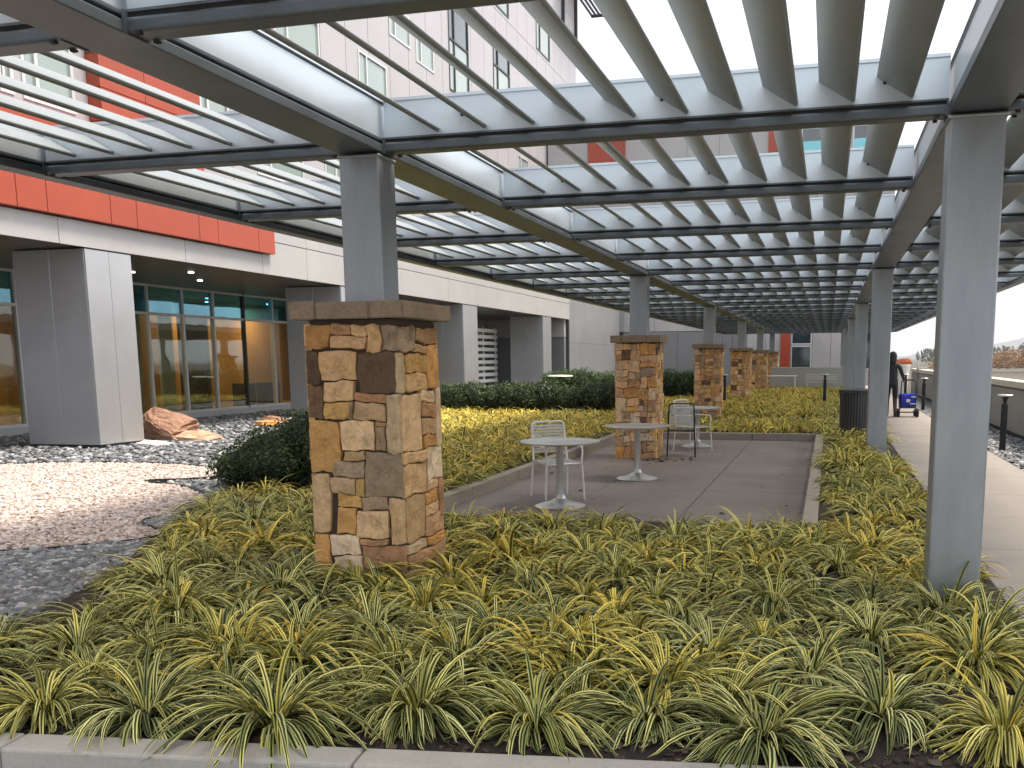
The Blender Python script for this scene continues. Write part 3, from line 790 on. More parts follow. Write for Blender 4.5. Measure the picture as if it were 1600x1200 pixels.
for x, y in gridpts:
    if any((x-p_[0])**2+(y-p_[1])**2 < .11 for p_ in pos): continue
    if y < 4.05 and x > -4.2 and any((x-p_[0])**2 < .05 and y < p_[1]+.25 for p_ in pos): continue
    if shrubzone(x, y): continue
    if y < 3.75 and y < 3.3+.13*(x+3.3)+.30: continue
    wv_ = rr.betavariate(1.1, 2.4)*.85
    reg = 0
    if x > -.15 and y > 9.5: reg = 1; wv_ = min(1, wv_+.22)
    elif x < -4.3 and y > 9.5: reg = 2; wv_ = min(1, wv_+.42)
    elif y > 20: reg = 3; wv_ = min(1, wv_+.36)
    elif y > 6.3: wv_ = min(1, wv_+.20)
    allp.append((x, y, rr.uniform(.76, 1.28)*(.8 if 8.5 < y < 9.5 else 1), wv_, reg))
def pv(p_):
    q = proj((p_[0], p_[1], .2)); 
    return q is not None and -90 < q[0] < 1690 and q[1] < 1290
vispos = [p_ for p_ in allp if pv(p_)]
vispos.sort(key=lambda p_: p_[0]**2+p_[1]**2)
def hidden(p_):      # behind the big front pillar
    q = proj((p_[0], p_[1], .2)); return 500 < q[0] < 678 and p_[1] > 7.2
behind = [p_ for p_ in vispos if hidden(p_)]; vispos = [p_ for p_ in vispos if not hidden(p_)]
indiv = [(p_, True) for p_ in pos]+[(p_, False) for p_ in vispos[:300-len(pos)]]
FL = ['yellowish striped grass clump at the kerb, leftmost of the front row', 'green and cream striped grass clump second from the left along the front kerb', 'broad dark green striped grass clump at the kerb left of the pillar line',
      'striped grass clump with long leaves spilling over bare mulch at the kerb below the pillar', 'small bright yellow grass clump at the middle of the front kerb', 'greenest striped grass clump right of the small yellow one by the kerb',
      'tall pale green striped grass clump over the right end of the front kerb', 'rounded striped grass clump with arching leaves below the nearest steel post', 'golden yellow grass clump at the bottom right corner of the bed']
RL = [('variegated grass clump among many in the bed around the front stone pillar', 'striped grass clumps in the front bed'), ('yellow green grass clump in the narrow strip between patio and sidewalk', 'grass clumps in the strip by the sidewalk'),
      ('golden grass clump in the bed left of the patio kerb', 'golden grass clumps left of the patio'), ('golden grass clump in the bed beyond the far patio kerb', 'golden grass clumps beyond the patio')]
for i, (p_, isf) in enumerate(indiv):
    x, y, s, wv_, reg = p_
    me = rr.choice(NEAR) if y < 6.2 else rr.choice(MIDC)
    o = bpy.data.objects.new('grass_clump', me); COL.objects.link(o); o.location = (x, y, 0); o.rotation_euler = (0, 0, rr.uniform(0, 6.28)); o.scale = (s, s, s*rr.uniform(.85, 1.05))
    o.color = (wv_, 0, 0, 1)
    if isf: tag(o, FL[i], 'ornamental grass', 'striped grass clumps along the front kerb')
    else: tag(o, RL[reg][0], 'ornamental grass', RL[reg][1])
restp = {}
for p_ in vispos[300-len(pos):]+behind: restp.setdefault(p_[4], []).append(p_)
for reg, ps in restp.items():
    Vs, Fs, Us, Ls, Ds, nb = [], [], [], [], [], 0
    for x, y, s, wv_, _ in ps:
        V, F, U, Lr, Dk = FARC[rr.randrange(len(FARC))]; a = rr.uniform(0, 6.28); c, s_ = math.cos(a), math.sin(a)
        W = V.copy()*s*1.05; W = np.stack([W[:, 0]*c-W[:, 1]*s_+x, W[:, 0]*s_+W[:, 1]*c+y, W[:, 2]], 1)
        Vs.append(W); Fs.append(F+nb); Us.append(U); Ls.append(Lr+(wv_-.4)*.8); Ds.append(Dk); nb += len(V)
    o = bpy.data.objects.new('grass_bed', leafmesh('grass_bed', np.concatenate(Vs), np.concatenate(Fs), np.concatenate(Us), np.concatenate(Ls), np.concatenate(Ds))); COL.objects.link(o)
    o.color = (.4, 0, 0, 1)
    tag(o, ['massed striped grass farther back in the front bed', 'massed yellow green grass farther along the sidewalk strip', 'massed golden grass farther back left of the patio', 'massed golden grass farther back beyond the patio'][reg], 'ornamental grass', kind='stuff')

# ------------------------------------------------------------------ SHRUBS / HEDGES
def leafcloud(name, lumps, n, size, mat, seed, parent=None, shell=.35):
    """lumps: (cx,cy,cz,rx,ry,rz); leaf quads spread through the outer volume of each lump"""
    r = np.random.default_rng(seed); vol = np.array([l[3]*l[4]+l[4]*l[5]+l[3]*l[5] for l in lumps]); pick = r.choice(len(lumps), n, p=vol/vol.sum())
    Lm = np.array(lumps)[pick]
    d = r.normal(size=(n, 3)); d /= np.linalg.norm(d, axis=1, keepdims=True)
    rad = 1-shell*r.uniform(0, 1, (n, 1))**1.6 + r.normal(0, .05, (n, 1))
    C = Lm[:, :3]+d*Lm[:, 3:]*rad
    keep = C[:, 2] > .02; C, d = C[keep], d[keep]; n = len(C)
    nrm = d*.6+r.normal(size=(n, 3))*.6+np.array([0, 0, .35]); nrm /= np.linalg.norm(nrm, axis=1, keepdims=True)
    t1 = np.cross(nrm, r.normal(size=(n, 3))); t1 /= np.linalg.norm(t1, axis=1, keepdims=True); t2 = np.cross(nrm, t1)
    s = size*r.uniform(.6, 1.3, (n, 1)); wd = s*.42
    V = np.stack([C-t1*s*.5, C+t2*wd*.5+nrm*s*.05, C+t1*s*.5, C-t2*wd*.5+nrm*s*.05], 1).reshape(-1, 3)
    F = np.arange(n*4).reshape(n, 4)
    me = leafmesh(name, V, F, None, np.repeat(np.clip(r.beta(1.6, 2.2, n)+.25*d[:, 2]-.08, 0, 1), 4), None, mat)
    o = bpy.data.objects.new(name, me); COL.objects.link(o)
    if parent is not None: o.parent = parent
    return o
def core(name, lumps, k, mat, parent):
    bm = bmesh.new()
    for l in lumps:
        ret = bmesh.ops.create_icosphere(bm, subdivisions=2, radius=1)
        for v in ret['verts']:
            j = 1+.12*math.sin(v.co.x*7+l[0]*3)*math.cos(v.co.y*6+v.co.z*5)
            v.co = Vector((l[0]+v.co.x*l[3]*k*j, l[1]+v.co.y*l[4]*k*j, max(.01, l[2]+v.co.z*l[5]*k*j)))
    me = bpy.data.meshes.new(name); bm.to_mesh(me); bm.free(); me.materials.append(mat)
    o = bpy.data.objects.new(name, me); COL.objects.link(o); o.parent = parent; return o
DCORE = plain('dark_core_fill', (.012, .018, .008), .95, 0, .3, 20)  # for the added opaque lumps that give the foliage a dark inside
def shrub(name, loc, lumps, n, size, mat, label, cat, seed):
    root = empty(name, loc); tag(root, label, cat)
    leafcloud('foliage', lumps, n, size, mat, seed, root); core('dark_core', lumps, .78, DCORE, root)
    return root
r5 = random.Random(3)
lm = [(0, 0, .38, .62, .6, .40), (-.45, -.15, .24, .42, .45, .27), (.35, .1, .55, .42, .45, .42), (.6, .25, .72, .35, .38, .36), (.15, -.3, .3, .5, .4, .3), (.7, -.1, .42, .4, .4, .42), (.55, .2, .95, .16, .18, .22)]
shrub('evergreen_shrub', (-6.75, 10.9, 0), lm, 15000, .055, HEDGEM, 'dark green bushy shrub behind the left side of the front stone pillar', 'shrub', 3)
lm = [(x+r5.uniform(-.1, .1), r5.uniform(-.15, .15), .40+r5.uniform(-.05, .06), .50, .55, .46+r5.uniform(-.06, .10)) for x in np.arange(-2.45, 2.6, .42)]
shrub('evergreen_hedge', (-8.75, 27.8, 0), lm, 26000, .085, HEDGEM, 'low clipped dark green hedge between golden grass and the building', 'hedge', 4)
lm = [(x+r5.uniform(-.1, .1), r5.uniform(-.15, .15), .55+r5.uniform(-.05, .06), .6, .6, .58+r5.uniform(-.06, .08)) for x in np.arange(-3., 3.1, .5)]
shrub('evergreen_hedge', (-8.0, 38.1, 0), lm, 22000, .10, HEDGEL, 'brighter green hedge farther back, behind the second stone pillar', 'hedge', 5)

# boulders
def rock(name, loc, dims, mat, label, seed, slope=0.):
    bm = bmesh.new(); bmesh.ops.create_cube(bm, size=2)
    bmesh.ops.subdivide_edges(bm, edges=bm.edges, cuts=14, use_grid_fill=True)
    r = random.Random(seed); ph_ = [r.uniform(0, 6) for _ in range(8)]
    cuts = [(Vector((r.uniform(-1, 1), r.uniform(-1, 1), r.uniform(-.1, 1))).normalized(), r.uniform(.62, .85)) for _ in range(7)]
    for v in bm.verts:
        c = v.co.copy(); c = c.lerp(c.normalized()*1.15, .45)
        for nrm, dd in cuts:
            q = c.dot(nrm)-dd
            if q > 0: c -= nrm*q*.9
        c += c.normalized()*(.05*math.sin(c.x*5+ph_[0])*math.cos(c.y*4+ph_[1])+.035*math.sin(c.z*13+ph_[2]+c.x)+.02*math.sin(c.z*29+3*math.sin(c.x*4+ph_[3]))+.018*r.uniform(-1, 1))
        v.co = Vector((c.x*dims[0], c.y*dims[1], (c.z*.5+.38)*dims[2]*1.25*(1-slope*.5*(c.x+1))))
    me = bpy.data.meshes.new(name); bm.to_mesh(me); bm.free(); me.materials.append(mat)
    o = bpy.data.objects.new(name, me); COL.objects.link(o); o.location = loc; o.rotation_euler = (0, 0, r.uniform(-.4, .4)); tag(o, label, 'rock', 'landscape rocks in the gravel'); return o
rock('boulder', (-13.1, 17.1, -.05), (.56, .5, .86), ROCKR, 'large reddish boulder beside the building column', 21, .6)
rock('boulder', (-12.35, 17.0, -.05), (.45, .4, .26), ROCKT, 'low tan boulder right of the large reddish one', 22, .2)
rock('flagstone', (-12.75, 16.1, -.04), (.55, .3, .09), ROCKW, 'pale flat stone lying in front of the reddish boulder', 23)
rock('boulder', (-13.3, 21.0, -.04), (.26, .22, .18), ROCKO, 'small orange rock in the gravel near the windows', 24)
rock('boulder', (-14.0, 22.3, -.04), (.42, .3, .2), ROCKR, 'dark low red rock behind the small orange one', 25)
rock('boulder', (-13.3, 22.6, -.04), (.32, .25, .16), ROCKW, 'small pale rock behind the small orange one', 26)

# ------------------------------------------------------------------ MAIN BUILDING
bld = empty('clinic_building', (0, 0, 0)); tag(bld, 'tall silver panelled building with a red band and glass ground floor', 'building')
def panels(g, x, ys, zs, th=.03, gap=.012, axis='x', skip=None):
    """rows of separate flat panels on a wall that faces +X (axis x) or -Y (axis y)"""
    for i in range(len(ys)-1):
        for j in range(len(zs)-1):
            if skip and skip(i, j): continue
            a, b, c, d = ys[i]+gap/2, ys[i+1]-gap/2, zs[j]+gap/2, zs[j+1]-gap/2
            if axis == 'x': g.box(x-th, x, a, b, c, d)
            else: g.box(a, b, x, x+th, c, d)
# canopy storey: fascia at X=-13
def P(name, g, mat, bev=.004): return g.build(name, mat, bld, bevel=bev, seg=1)
g = MB(); g.box(-18, -13.05, -2, 48.75, 3.68, 4.74); P('canopy_core', g, JOINT, 0)
g = MB()
fy = [-2, 1.5, 5, 8.2, 11.2, 14.4, 17.84, 20.69, 22.72, 27.2, 32.3, 37.5, 42.9, 48.75]
for i in range(len(fy)-1):
    a, b = fy[i]+.006, fy[i+1]-.006
    g.box(-13.05, -13.01, a, b, 3.62, 4.07 if fy[i] < 20.6 else 4.395)
    if fy[i] >= 20.6:
        g.box(-13.05, -13.01, max(a, 21.05), b, 4.412, 4.78)
P('fascia', g, PANELW)
g = MB(); ry = [-2, 2, 5.2, 8, 10.5, 13.4, 14.04, 15.55, 16.25, 18.15, 18.8, 20.35, 21.03]
for i in range(len(ry)-1): g.box(-13.05, -12.86, ry[i]+.007, ry[i+1]-.007, 4.09, 5.3)
P('red_band', g, RED)
g = MB(); g.box(-18.2, -13.02, -2, 48.6, 3.63, 3.675); P('soffit', g, SOFFIT)
# columns under the canopy
def bcolumn(x0, x1, y0, y1, matn=PANEL):
    g = MB(); g.box(x0+.035, x1-.035, y0+.035, y1-.035, -.3, 3.62, 1)
    ym, xm = (y0+y1)/2, (x0+x1)/2
    for a, b in ((y0, ym), (ym, y1)): g.box(x1-.03, x1, a+.004, b-.004, .05, 3.6, 0)
    for a, b in ((x0, xm), (xm, x1)): g.box(a+.004 if a > x0 else a, b-.004 if b < x1 else b-.032, y0, y0+.03, .05, 3.6, 0); g.box(a+.004, b-.004, y1-.03, y1, .05, 3.6, 0)
    g.box(x0, x0+.03, y0+.035, y1-.035, .05, 3.6, 0)
    return g.build('column_cladding', [matn, JOINT], bld, bevel=.004, seg=1)
bcolumn(-14.62, -13.03, 15.0, 16.2); bcolumn(-14.75, -13.03, 24.5, 25.9); bcolumn(-14.6, -13.03, 33.7, 35.2); bcolumn(-14.65, -13.03, 44.0, 45.4)
# glass front at X = -17.6
GX = -17.6
def curtain(y_list, z_list, dark=()):
    fr = MB()
    ya, yb, za, zb = y_list[0], y_list[-1], z_list[0], z_list[-1]
    for i, y in enumerate(y_list):
        fr.box(GX-.09, GX+.05, y-.032, y+.032, za, zb, 1 if i in dark else 0)
    for z in z_list[1:-1]:
        for i in range(len(y_list)-1): fr.box(GX-.085, GX+.045, y_list[i]+.032, y_list[i+1]-.032, z-.035, z+.035)
    for i in range(len(y_list)-1):
        fr.box(GX-.085, GX+.045, y_list[i]+.032, y_list[i+1]-.032, za, za+.07); fr.box(GX-.085, GX+.045, y_list[i]+.032, y_list[i+1]-.032, zb-.06, zb)
    wn = fr.build('window', [FRAMEM, DFRAME], bld, bevel=.003, seg=1)
    for j in range(len(z_list)-1):
        pg = MB()
        for i in range(len(y_list)-1):
            pg.box(GX-.02, GX-.008, y_list[i]+.03, y_list[i+1]-.03, z_list[j]+.03, z_list[j+1]-.03)
        pg.build('pane', TEALG if j else GLASS, wn)
ylist = [16.0, 18.0, 19.4, 20.8, 22.35, 23.8, 25.2, 26.75, 28.35, 29.7, 31.2, 32.7, 34.0]
curtain(ylist, [.14, 2.86, 3.63], (7,))
g = MB(); g.box(GX-.15, GX+.12, 15.5, 34.1, -.3, .14); g.build('sill', PALEC, bld, bevel=.01)
g = MB(); g.box(-17.8, -17.5, 10, 15.9, -.3, 3.63); g.box(-17.8, -17.5, 34.06, 36.2, -.3, 3.63); P('wall', g, PANEL)
# interior room
g = MB(); g.box(-24.2, -24, 12, 40, 0, 3.6); g.box(-24, -17.8, 12, 12.2, 0, 3.6); g.box(-24, -17.8, 39.8, 40, 0, 3.6)
g.box(-20.4, -20.2, 24.6, 34, .0, 3.6)
P('interior_wall', g, INTWALL, 0)
g = MB(); g.box(-24, -17.75, 12.2, 39.8, -.1, .1); P('interior_floor', g, INTFLOOR, 0)
g = MB(); g.box(-24, -17.75, 12.2, 39.8, 3.60, 3.62); P('interior_ceiling', g, INTPALE, 0)
g = MB(); g.box(-19.2, -19.1, 21.6, 23.9, .1, 3.2); g.box(-18.9, -18.82, 24.35, 24.95, .1, 3.3); g.box(-18.9, -18.82, 16.5, 17.6, .1, 1.1); P('interior_screen', g, INTPALE)
g = MB(); g.box(-19.6, -18.6, 26.2, 26.35, .1, 3.4); g.box(-19.4, -18.9, 28.6, 29.2, .1, .85); g.box(-19.4, -18.9, 30, 30.7, .1, .85); P('interior_furniture', g, INTDARK)
for x, y in ((-19.3, 27.5), (-19.3, 31.), (-21, 22.5), (-21, 18.5)):
    g = MB(); g.cyl((x, y), .11, 3.575, 3.598, 20); g.build('interior_lamp', LAMPM, bld)
    ld = bpy.data.lights.new('interior_light', 'AREA'); ld.shape = 'DISK'; ld.size = .2; ld.energy = 20; ld.color = (1, .78, .5)
    lo = bpy.data.objects.new('interior_light', ld); COL.objects.link(lo); lo.location = (x, y, 3.56); lo.parent = bld
for x, y in ((-15.6, 19.4), (-14.4, 19.9), (-15.6, 21.9), (-14.4, 25.5), (-14.4, 29.5)):
    g = MB(); g.cyl((x, y), .062, 3.614, 3.6285, 20); g.build('downlight', LAMPM, bld)
    g = MB(); g.lathe((x, y), [(.09, 3.612), (.115, 3.612), (.115, 3.629), (.09, 3.629)], 20, caps=False); 
# recess between columns C and D: slatted screen, grey louvre doors
g = MB(); zz = .25
g.box(-15.6, -15.54, 40.9, 41.0, .05, 3.1); g.box(-15.6, -15.54, 42.7, 42.8, .05, 3.1); g.box(-15.6, -15.54, 44.4, 44.5, .05, 3.1)
while zz < 3.05: g.box(-15.54, -15.5, 40.85, 44.55, zz, zz+.16); zz += .29
P('slat_screen', g, WHITEP, .003)
g = MB(); g.box(-17.7, -17.5, 36.2, 49, -.3, 2.75); P('rear_wall', g, PANELG, 0)
g = MB(); g.box(-17.7, -17.48, 36.2, 49, 2.76, 3.62); P('rear_band', g, PANEL, 0)
g = MB(); g.box(-17.4, -13.2, 48.4, 48.7, -.3, 2.72); 
for z in np.arange(.1, 2.7, .32): g.box(-17.4, -13.2, 48.37, 48.4, z+.01, z+.30)
P('service_wall', g, PANELG, 0)
g = MB(); g.box(-17.4, -13.2, 48.36, 48.7, 2.74, 3.62); P('service_band', g, PANELW, 0)
# wall beyond the canopy, panelled to the ground
g = MB(); panels(g, -13.02, [48.8, 51, 56, 61.2], [-.3, 2.45, 4.9], .04); P('cladding', g, PANEL)
g = MB(); g.box(-18, -13.07, 48.8, 61.2, -.3, 4.9); P('wall_backing', g, JOINT, 0)
# tower wall X=-18 above the canopy
TW = []  # windows: (y0,y1,z0,z1,material)
def tz(i): return 7.5+4*i
win = [(14.8, 18.2, 7.55, 9.5, TINTG), (18.55, 18.95, 7.55, 9.5, TINTG), (19.2, 20.8, 7.55, 9.5, TINTG), (25.75, 27.2, 8.1, 9.5, TINTG), (28.6, 31.5, 7.55, 9.5, TINTG), (33, 36, 7.55, 9.5, TINTG),
       (14.8, 18.2, 11.5, 13.5, TINTG), (22, 25, 11.5, 13.5, TINTG), (30, 33, 11.5, 13.5, TINTG), (36, 38.5, 11.5, 13.5, TINTG), (38.9, 41.0, 14.9, 16.2, TINTG), (41.6, 43.6, 14.6, 15.8, TINTG), (45.5, 48.15, 14.4, 19.2, TINTD), (51.9, 54.7, 15.6, 19.2, TINTD),
       (45.5, 48.15, 20.5, 23, TINTD), (51.9, 54.7, 20.5, 23, TINTD), (60, 63, 20.5, 23, TINTD), (56, 58, 11.5, 13.5, TINTG)]
g = MB(); g.box(-40, -18.06, -30, 69.8, 4.75, 28); P('tower_core', g, JOINT, 0)
ty = list(np.arange(-30.6, 69.81, 1.93)); tzs = [4.76, 6.4, 7.9, 9.8, 11.3, 13.9, 16.1, 18.2, 20.3, 22.6, 25, 28]
g = MB()
def cutpanel(a, b, c, d, ws):
    for (y0, y1, z0, z1, _) in ws:
        if y0 < b-.01 and y1 > a+.01 and z0 < d-.01 and z1 > c+.01:
            for q in ((a, min(b, y0), c, d), (max(a, y1), b, c, d), (max(a, y0), min(b, y1), c, z0), (max(a, y0), min(b, y1), z1, d)):
                if q[1]-q[0] > .03 and q[3]-q[2] > .03: cutpanel(*q, ws)
            return
    g.box(-18.06, -18.0, a, b, c, d)
for i in range(len(ty)-1):
    for j in range(len(tzs)-1): cutpanel(ty[i]+.014, ty[i+1]-.014, tzs[j]+.014, tzs[j+1]-.014, win)
P('tower_cladding', g, PANELT, 0)
for y0, y1, z0, z1, mt in win:
    g = MB(); f = .09
    g.box(-18.05, -17.97, y0, y0+f, z0, z1); g.box(-18.05, -17.97, y1-f, y1, z0, z1); g.box(-18.05, -17.97, y0+f, y1-f, z0, z0+f); g.box(-18.05, -17.97, y0+f, y1-f, z1-f, z1)
    ym = y0+(y1-y0)*.28; g.box(-18.05, -17.97, ym-.05, ym+.05, z0+f, z1-f)
    if z1-z0 > 3: g.box(-18.05, -17.975, y0+f, y1-f, (z0+z1)/2-.04, (z0+z1)/2+.04)
    wn = g.build('window', DFRAME if mt is TINTD else FRAMEM, bld)
    g = MB(); g.box(-18.055, -18.03, y0+.02, y1-.02, z0+.02, (z0+z1)/2 if z1-z0 > 3 else z1-.02)
    g.build('pane', TINTG, wn)
    if z1-z0 > 3:
        g = MB(); g.box(-18.055, -18.03, y0+.02, y1-.02, (z0+z1)/2, z1-.02); g.build('pane', TINTD, wn)
# red box on the tower and the red spandrel
g = MB(); zr = [6.55, 7.5, 8.3, 9.1, 10.2]; yr = [21.25, 22.9, 25.25]
for i in range(2):
    for j in range(4): g.box(-17.99, -17.60, yr[i]+(.008 if i else 0), yr[i+1]-.008, zr[j]+.008, zr[j+1]-.008)
P('red_bay', g, RED)
g = MB(); g.box(-17.99, -17.75, 8, 21.2, 6.6, 7.42); P('red_spandrel', g, RED)
# roof sunshade at the tower corner
g = MB()
for k in range(9): g.box(-18+.3*k, -17.86+.3*k, 64.5, 74.5, 26.9, 27.02)
g.box(-18.0, -15.3, 74.4, 74.55, 26.85, 27.05); g.box(-18.0, -15.3, 64.45, 64.6, 26.85, 27.05); g.box(-15.4, -15.25, 64.6, 74.4, 26.85, 27.05)
for y in (66, 69.4): g.box(-18, -17.8, y, y+.2, 22.6, 26.9)
P('roof_sunshade', g, BLACKM)

# ------------------------------------------------------------------ END WING
wing = empty('end_wing', (0, 62, 0)); tag(wing, 'white panelled building wing with red stripes closing the far end of the pergola', 'building')
def W(name, g, mat):
    o = g.build(name, mat, wing); o.location = (0, -62, 0); return o
g = MB(); g.box(-17.9, 3.5, 62.06, 75, -.3, 17.6); W('wing_core', g, JOINT)
g = MB(); panels(g, 62.0, [-12.95, -11.2, -9.4, -7.4, -6.55, -5.9, -5.0], [-.3, 3.3], .05, .02, 'y'); W('grey_cladding', g, PANELG)
WWIN = [(-2.28, -1.05, 2.42, 4.2), (-2.28, -1.05, .85, 2.32), (1.5, 2.6, .85, 4.2), (-2.0, -.35, 12.6, 15.2), (1.0, 2.1, 12.6, 15.2), (-9.0, -7.4, 8, 10.5), (-2.0, -.35, 8, 10.5), (1.0, 2.1, 8, 10.5)]
g = MB()
def wcut(a, b, c, d):
    for (y0, y1, z0, z1) in WWIN:
        if y0 < b-.01 and y1 > a+.01 and z0 < d-.01 and z1 > c+.01:
            for q in ((a, min(b, y0), c, d), (max(a, y1), b, c, d), (max(a, y0), min(b, y1), c, z0), (max(a, y0), min(b, y1), z1, d)):
                if q[1]-q[0] > .03 and q[3]-q[2] > .03: wcut(*q)
            return
    g.box(a, b, 62.0, 62.05, c, d)
wx = [-17.9, -15.25, -12.95, -10.9, -8.9, -6.9, -5.0, -3.85, -2.9, -2.3, -1.0, .1, 1.2, 2.4, 3.5]; wz = [3.32, 4.9, 6.9, 9, 11.2, 13.2, 15.3, 17.6]
for i in range(len(wx)-1):
    for j in range(len(wz)-1): wcut(wx[i]+.01, wx[i+1]-.01, wz[j]+.01, wz[j+1]-.01)
for i in range(6, len(wx)-1): wcut(wx[i]+.01, wx[i+1]-.01, -.3, 3.31)
W('white_cladding', g, PANELW)
for a, b, c, d in ((-2.93, -2.34, 1.0, 4.9), (-15.2, -12.8, 12.6, 16.9), (-3.95, -3.1, 12.6, 16.9)):
    g = MB(); g.box(a, b, 61.9, 61.995, c, d); W('red_panel', g, RED)
for k, (y0, y1, z0, z1) in enumerate(WWIN):
    f = .06; g = MB()
    g.box(y0, y0+f, 61.97, 62.04, z0, z1); g.box(y1-f, y1, 61.97, 62.04, z0, z1); g.box(y0+f, y1-f, 61.97, 62.04, z0, z0+f); g.box(y0+f, y1-f, 61.97, 62.04, z1-f, z1)
    o = W('window', g, FRAMEM)
    g = MB(); up = z1 if z0 < 8 else z0+(z1-z0)*.72
    g.box(y0+.02, y1-.02, 62.02, 62.055, z0+.02, up-.02); g.build('pane', TINTD if z0 < 8 else TINTC, o)
    if z0 >= 8:
        g = MB(); g.box(y0+.02, y1-.02, 62.02, 62.055, up-.02, z1-.02); g.build('pane', TINTD, o)
# low grey wall in front of the wing
g = MB(); g.box(-2.8, 1.15, 50.0, 50.3, -.1, 1.12); o = g.build('garden_wall', PALEC, bevel=.02); tag(o, 'low grey garden wall at the far end of the grass bed', 'wall')

# ------------------------------------------------------------------ PARAPET, BOLLARDS, DISTANCE
par = empty('parapet_wall', (4, 15, 0)); tag(par, 'long grey concrete parapet with a pale coping along the right of the sidewalk', 'wall')
def PR(name, g, mat, bev=.01):
    o = g.build(name, mat, par, bevel=bev); o.location = (-4, -15, 0); return o
g = MB(); y = 0.
while y < 46: g.box(3.9, 4.14, y+.006, y+3.8-.006, -.5, .86); g.box(3.935, 4.14, y+.006, y+3.8-.006, .86, .90); y += 3.8
PR('wall_panel', g, PARAC)
g = MB(); y = 0.
while y < 46: g.box(3.86, 4.2, y+.005, y+3.8-.005, .90, 1.04); y += 3.8
PR('coping', g, CAPC)
g = MB(); g.box(3.885, 3.899, 0, 45.5, -.2, -.05); PR('base_strip', g, DARKGAP, 0)
g = MB(); g.box(3.84, 4.24, 45.62, 46.0, -.5, 1.12); PR('end_post', g, PARAC)
bo = empty('bollard_light', (3.03, 18.35, -.13)); tag(bo, 'black bollard light with a flat disc top in the gravel strip, nearest on the right', 'bollard', 'black bollard lights')
g = MB(); g.cyl((0, 0), .055, 0, .86, 20); g.cyl((0, 0), .075, 0, .015, 20); g.build('pole', BLACKM, bo, True)
g = MB(); g.lathe((0, 0), [(.03, .86), (.035, .93), (.06, .985)], 20); g.build('neck', BLACKM, bo, True)
g = MB(); g.lathe((0, 0), [(.06, .985), (.125, 1.0), (.13, 1.015), (.12, 1.03)], 24); g.build('cap', CHROME, bo, True)
BLB = ['black bollard light in the gravel strip beside the blue cart', 'black bollard light just behind the cart along the parapet', 'black bollard light standing in the golden grass in front of the far grey wall', 'black bollard light in the grass left of the fourth stone pillar']
for (x, y, z), lb in zip(((3.03, 33.3, -.13), (3.03, 41.0, -.13), (-.09, 33.4, 0), (-3.42, 33.4, 0)), BLB):
    c = copy_tree(bo); c.location = (x, y, z); c['label'] = lb
# post light beyond
pl = empty('post_light', (6.6, 78, -.6)); tag(pl, 'pale thin lamp post with an oval head beyond the parapet', 'lamp post')
g = MB(); g.cyl((0, 0), .035, 0, 2.0, 10); g.build('pole', CHROME, pl, True)
g = MB(); g.lathe((0, 0), [(.05, 1.95), (.17, 2.15), (.19, 2.35), (.12, 2.6), (.03, 2.68)], 16); g.build('lamp_head', PALEC, pl, True)
# planter with mums
pt = empty('flower_planter', (3.06, 43.5, WALK)); tag(pt, 'tall white planter topped with rust orange flowers at the end of the sidewalk', 'planter')
g = MB(); g.lathe((0, 0), [(.20, 0), (.27, .9), (.30, 1.25), (.33, 1.3), (.33, 1.36), (.28, 1.36)], 28); g.build('pot', WHITEP, pt, True)
leafcloud('flowers', [(0, 0, 1.42, .36, .34, .20), (.12, 0, 1.45, .26, .26, .17)], 1500, .06, MUM, 9, pt)

# air
M, t, p, o = newmat('air'); t.nodes.remove(p)
pv_ = nd(t, 'ShaderNodeVolumePrincipled'); pv_.inputs['Color'].default_value = (.86, .90, 1, 1); pv_.inputs['Density'].default_value = 2.6e-4; pv_.inputs['Anisotropy'].default_value = .2
t.links.new(pv_.outputs[0], o.inputs['Volume'])
g = MB(); g.box(-900, 2600, -80, 4300, -2, 190); hz = g.build('haze', M); tag(hz, 'pale haze over the distant hills', 'haze', kind='stuff')
# hills, far trees
def hill(name, d, pts, mat, depth):
    g = MB(); vs, fs = [], []; n = len(pts)
    rows = 12
    for j in range(rows+1):
        for i, (x, h) in enumerate(pts):
            q = j/rows; hh = h*math.sin(q*math.pi)**.8 if 0 < q < 1 else 0
            vs.append((x+20*math.sin(i*2.1+j), d+depth*(q-.5)*2, -.7+hh*(1+.12*math.sin(i*1.7+j*1.3))))
    for j in range(rows):
        for i in range(n-1): fs.append((j*n+i, j*n+i+1, (j+1)*n+i+1, (j+1)*n+i))
    g.add(vs, fs); return struct(g.build(name, mat, smooth=True))
hp = []
for i in range(60):
    x = -300+i*42; q = x-320
    hp.append((x, 8+112*math.exp(-((x-840)/300)**2)+8*math.exp(-((x-460)/70)**2)+4*math.sin(i*.9)+3*math.sin(i*2.3)))
hill('hills', 3200, hp, HILLM, 700)
def treeline(name, y, xs, h0, hv, mat, n, size, label, seed):
    r = random.Random(seed)
    lm = [(x+r.uniform(-1.5, 1.5), y+r.uniform(-6, 6), -.6+h*.45, r.uniform(2.2, 3.6), r.uniform(2.2, 3.4), h*.55) for x in xs for h in (h0+r.uniform(-hv, hv),)]
    o = leafcloud(name, lm, n, size, mat, seed, None, .5); tag(o, label, 'trees', kind='stuff'); return o
treeline('autumn_trees', 150, np.arange(18, 48, 2.6), 2.7, .6, AUTUMN, 22000, .32, 'rust orange autumn trees showing over the parapet', 31)
treeline('distant_trees', 420, np.arange(40, 150, 5), 7.0, 1.2, GREENF, 6000, 1.5, 'hazy green trees at the foot of the hill', 32)

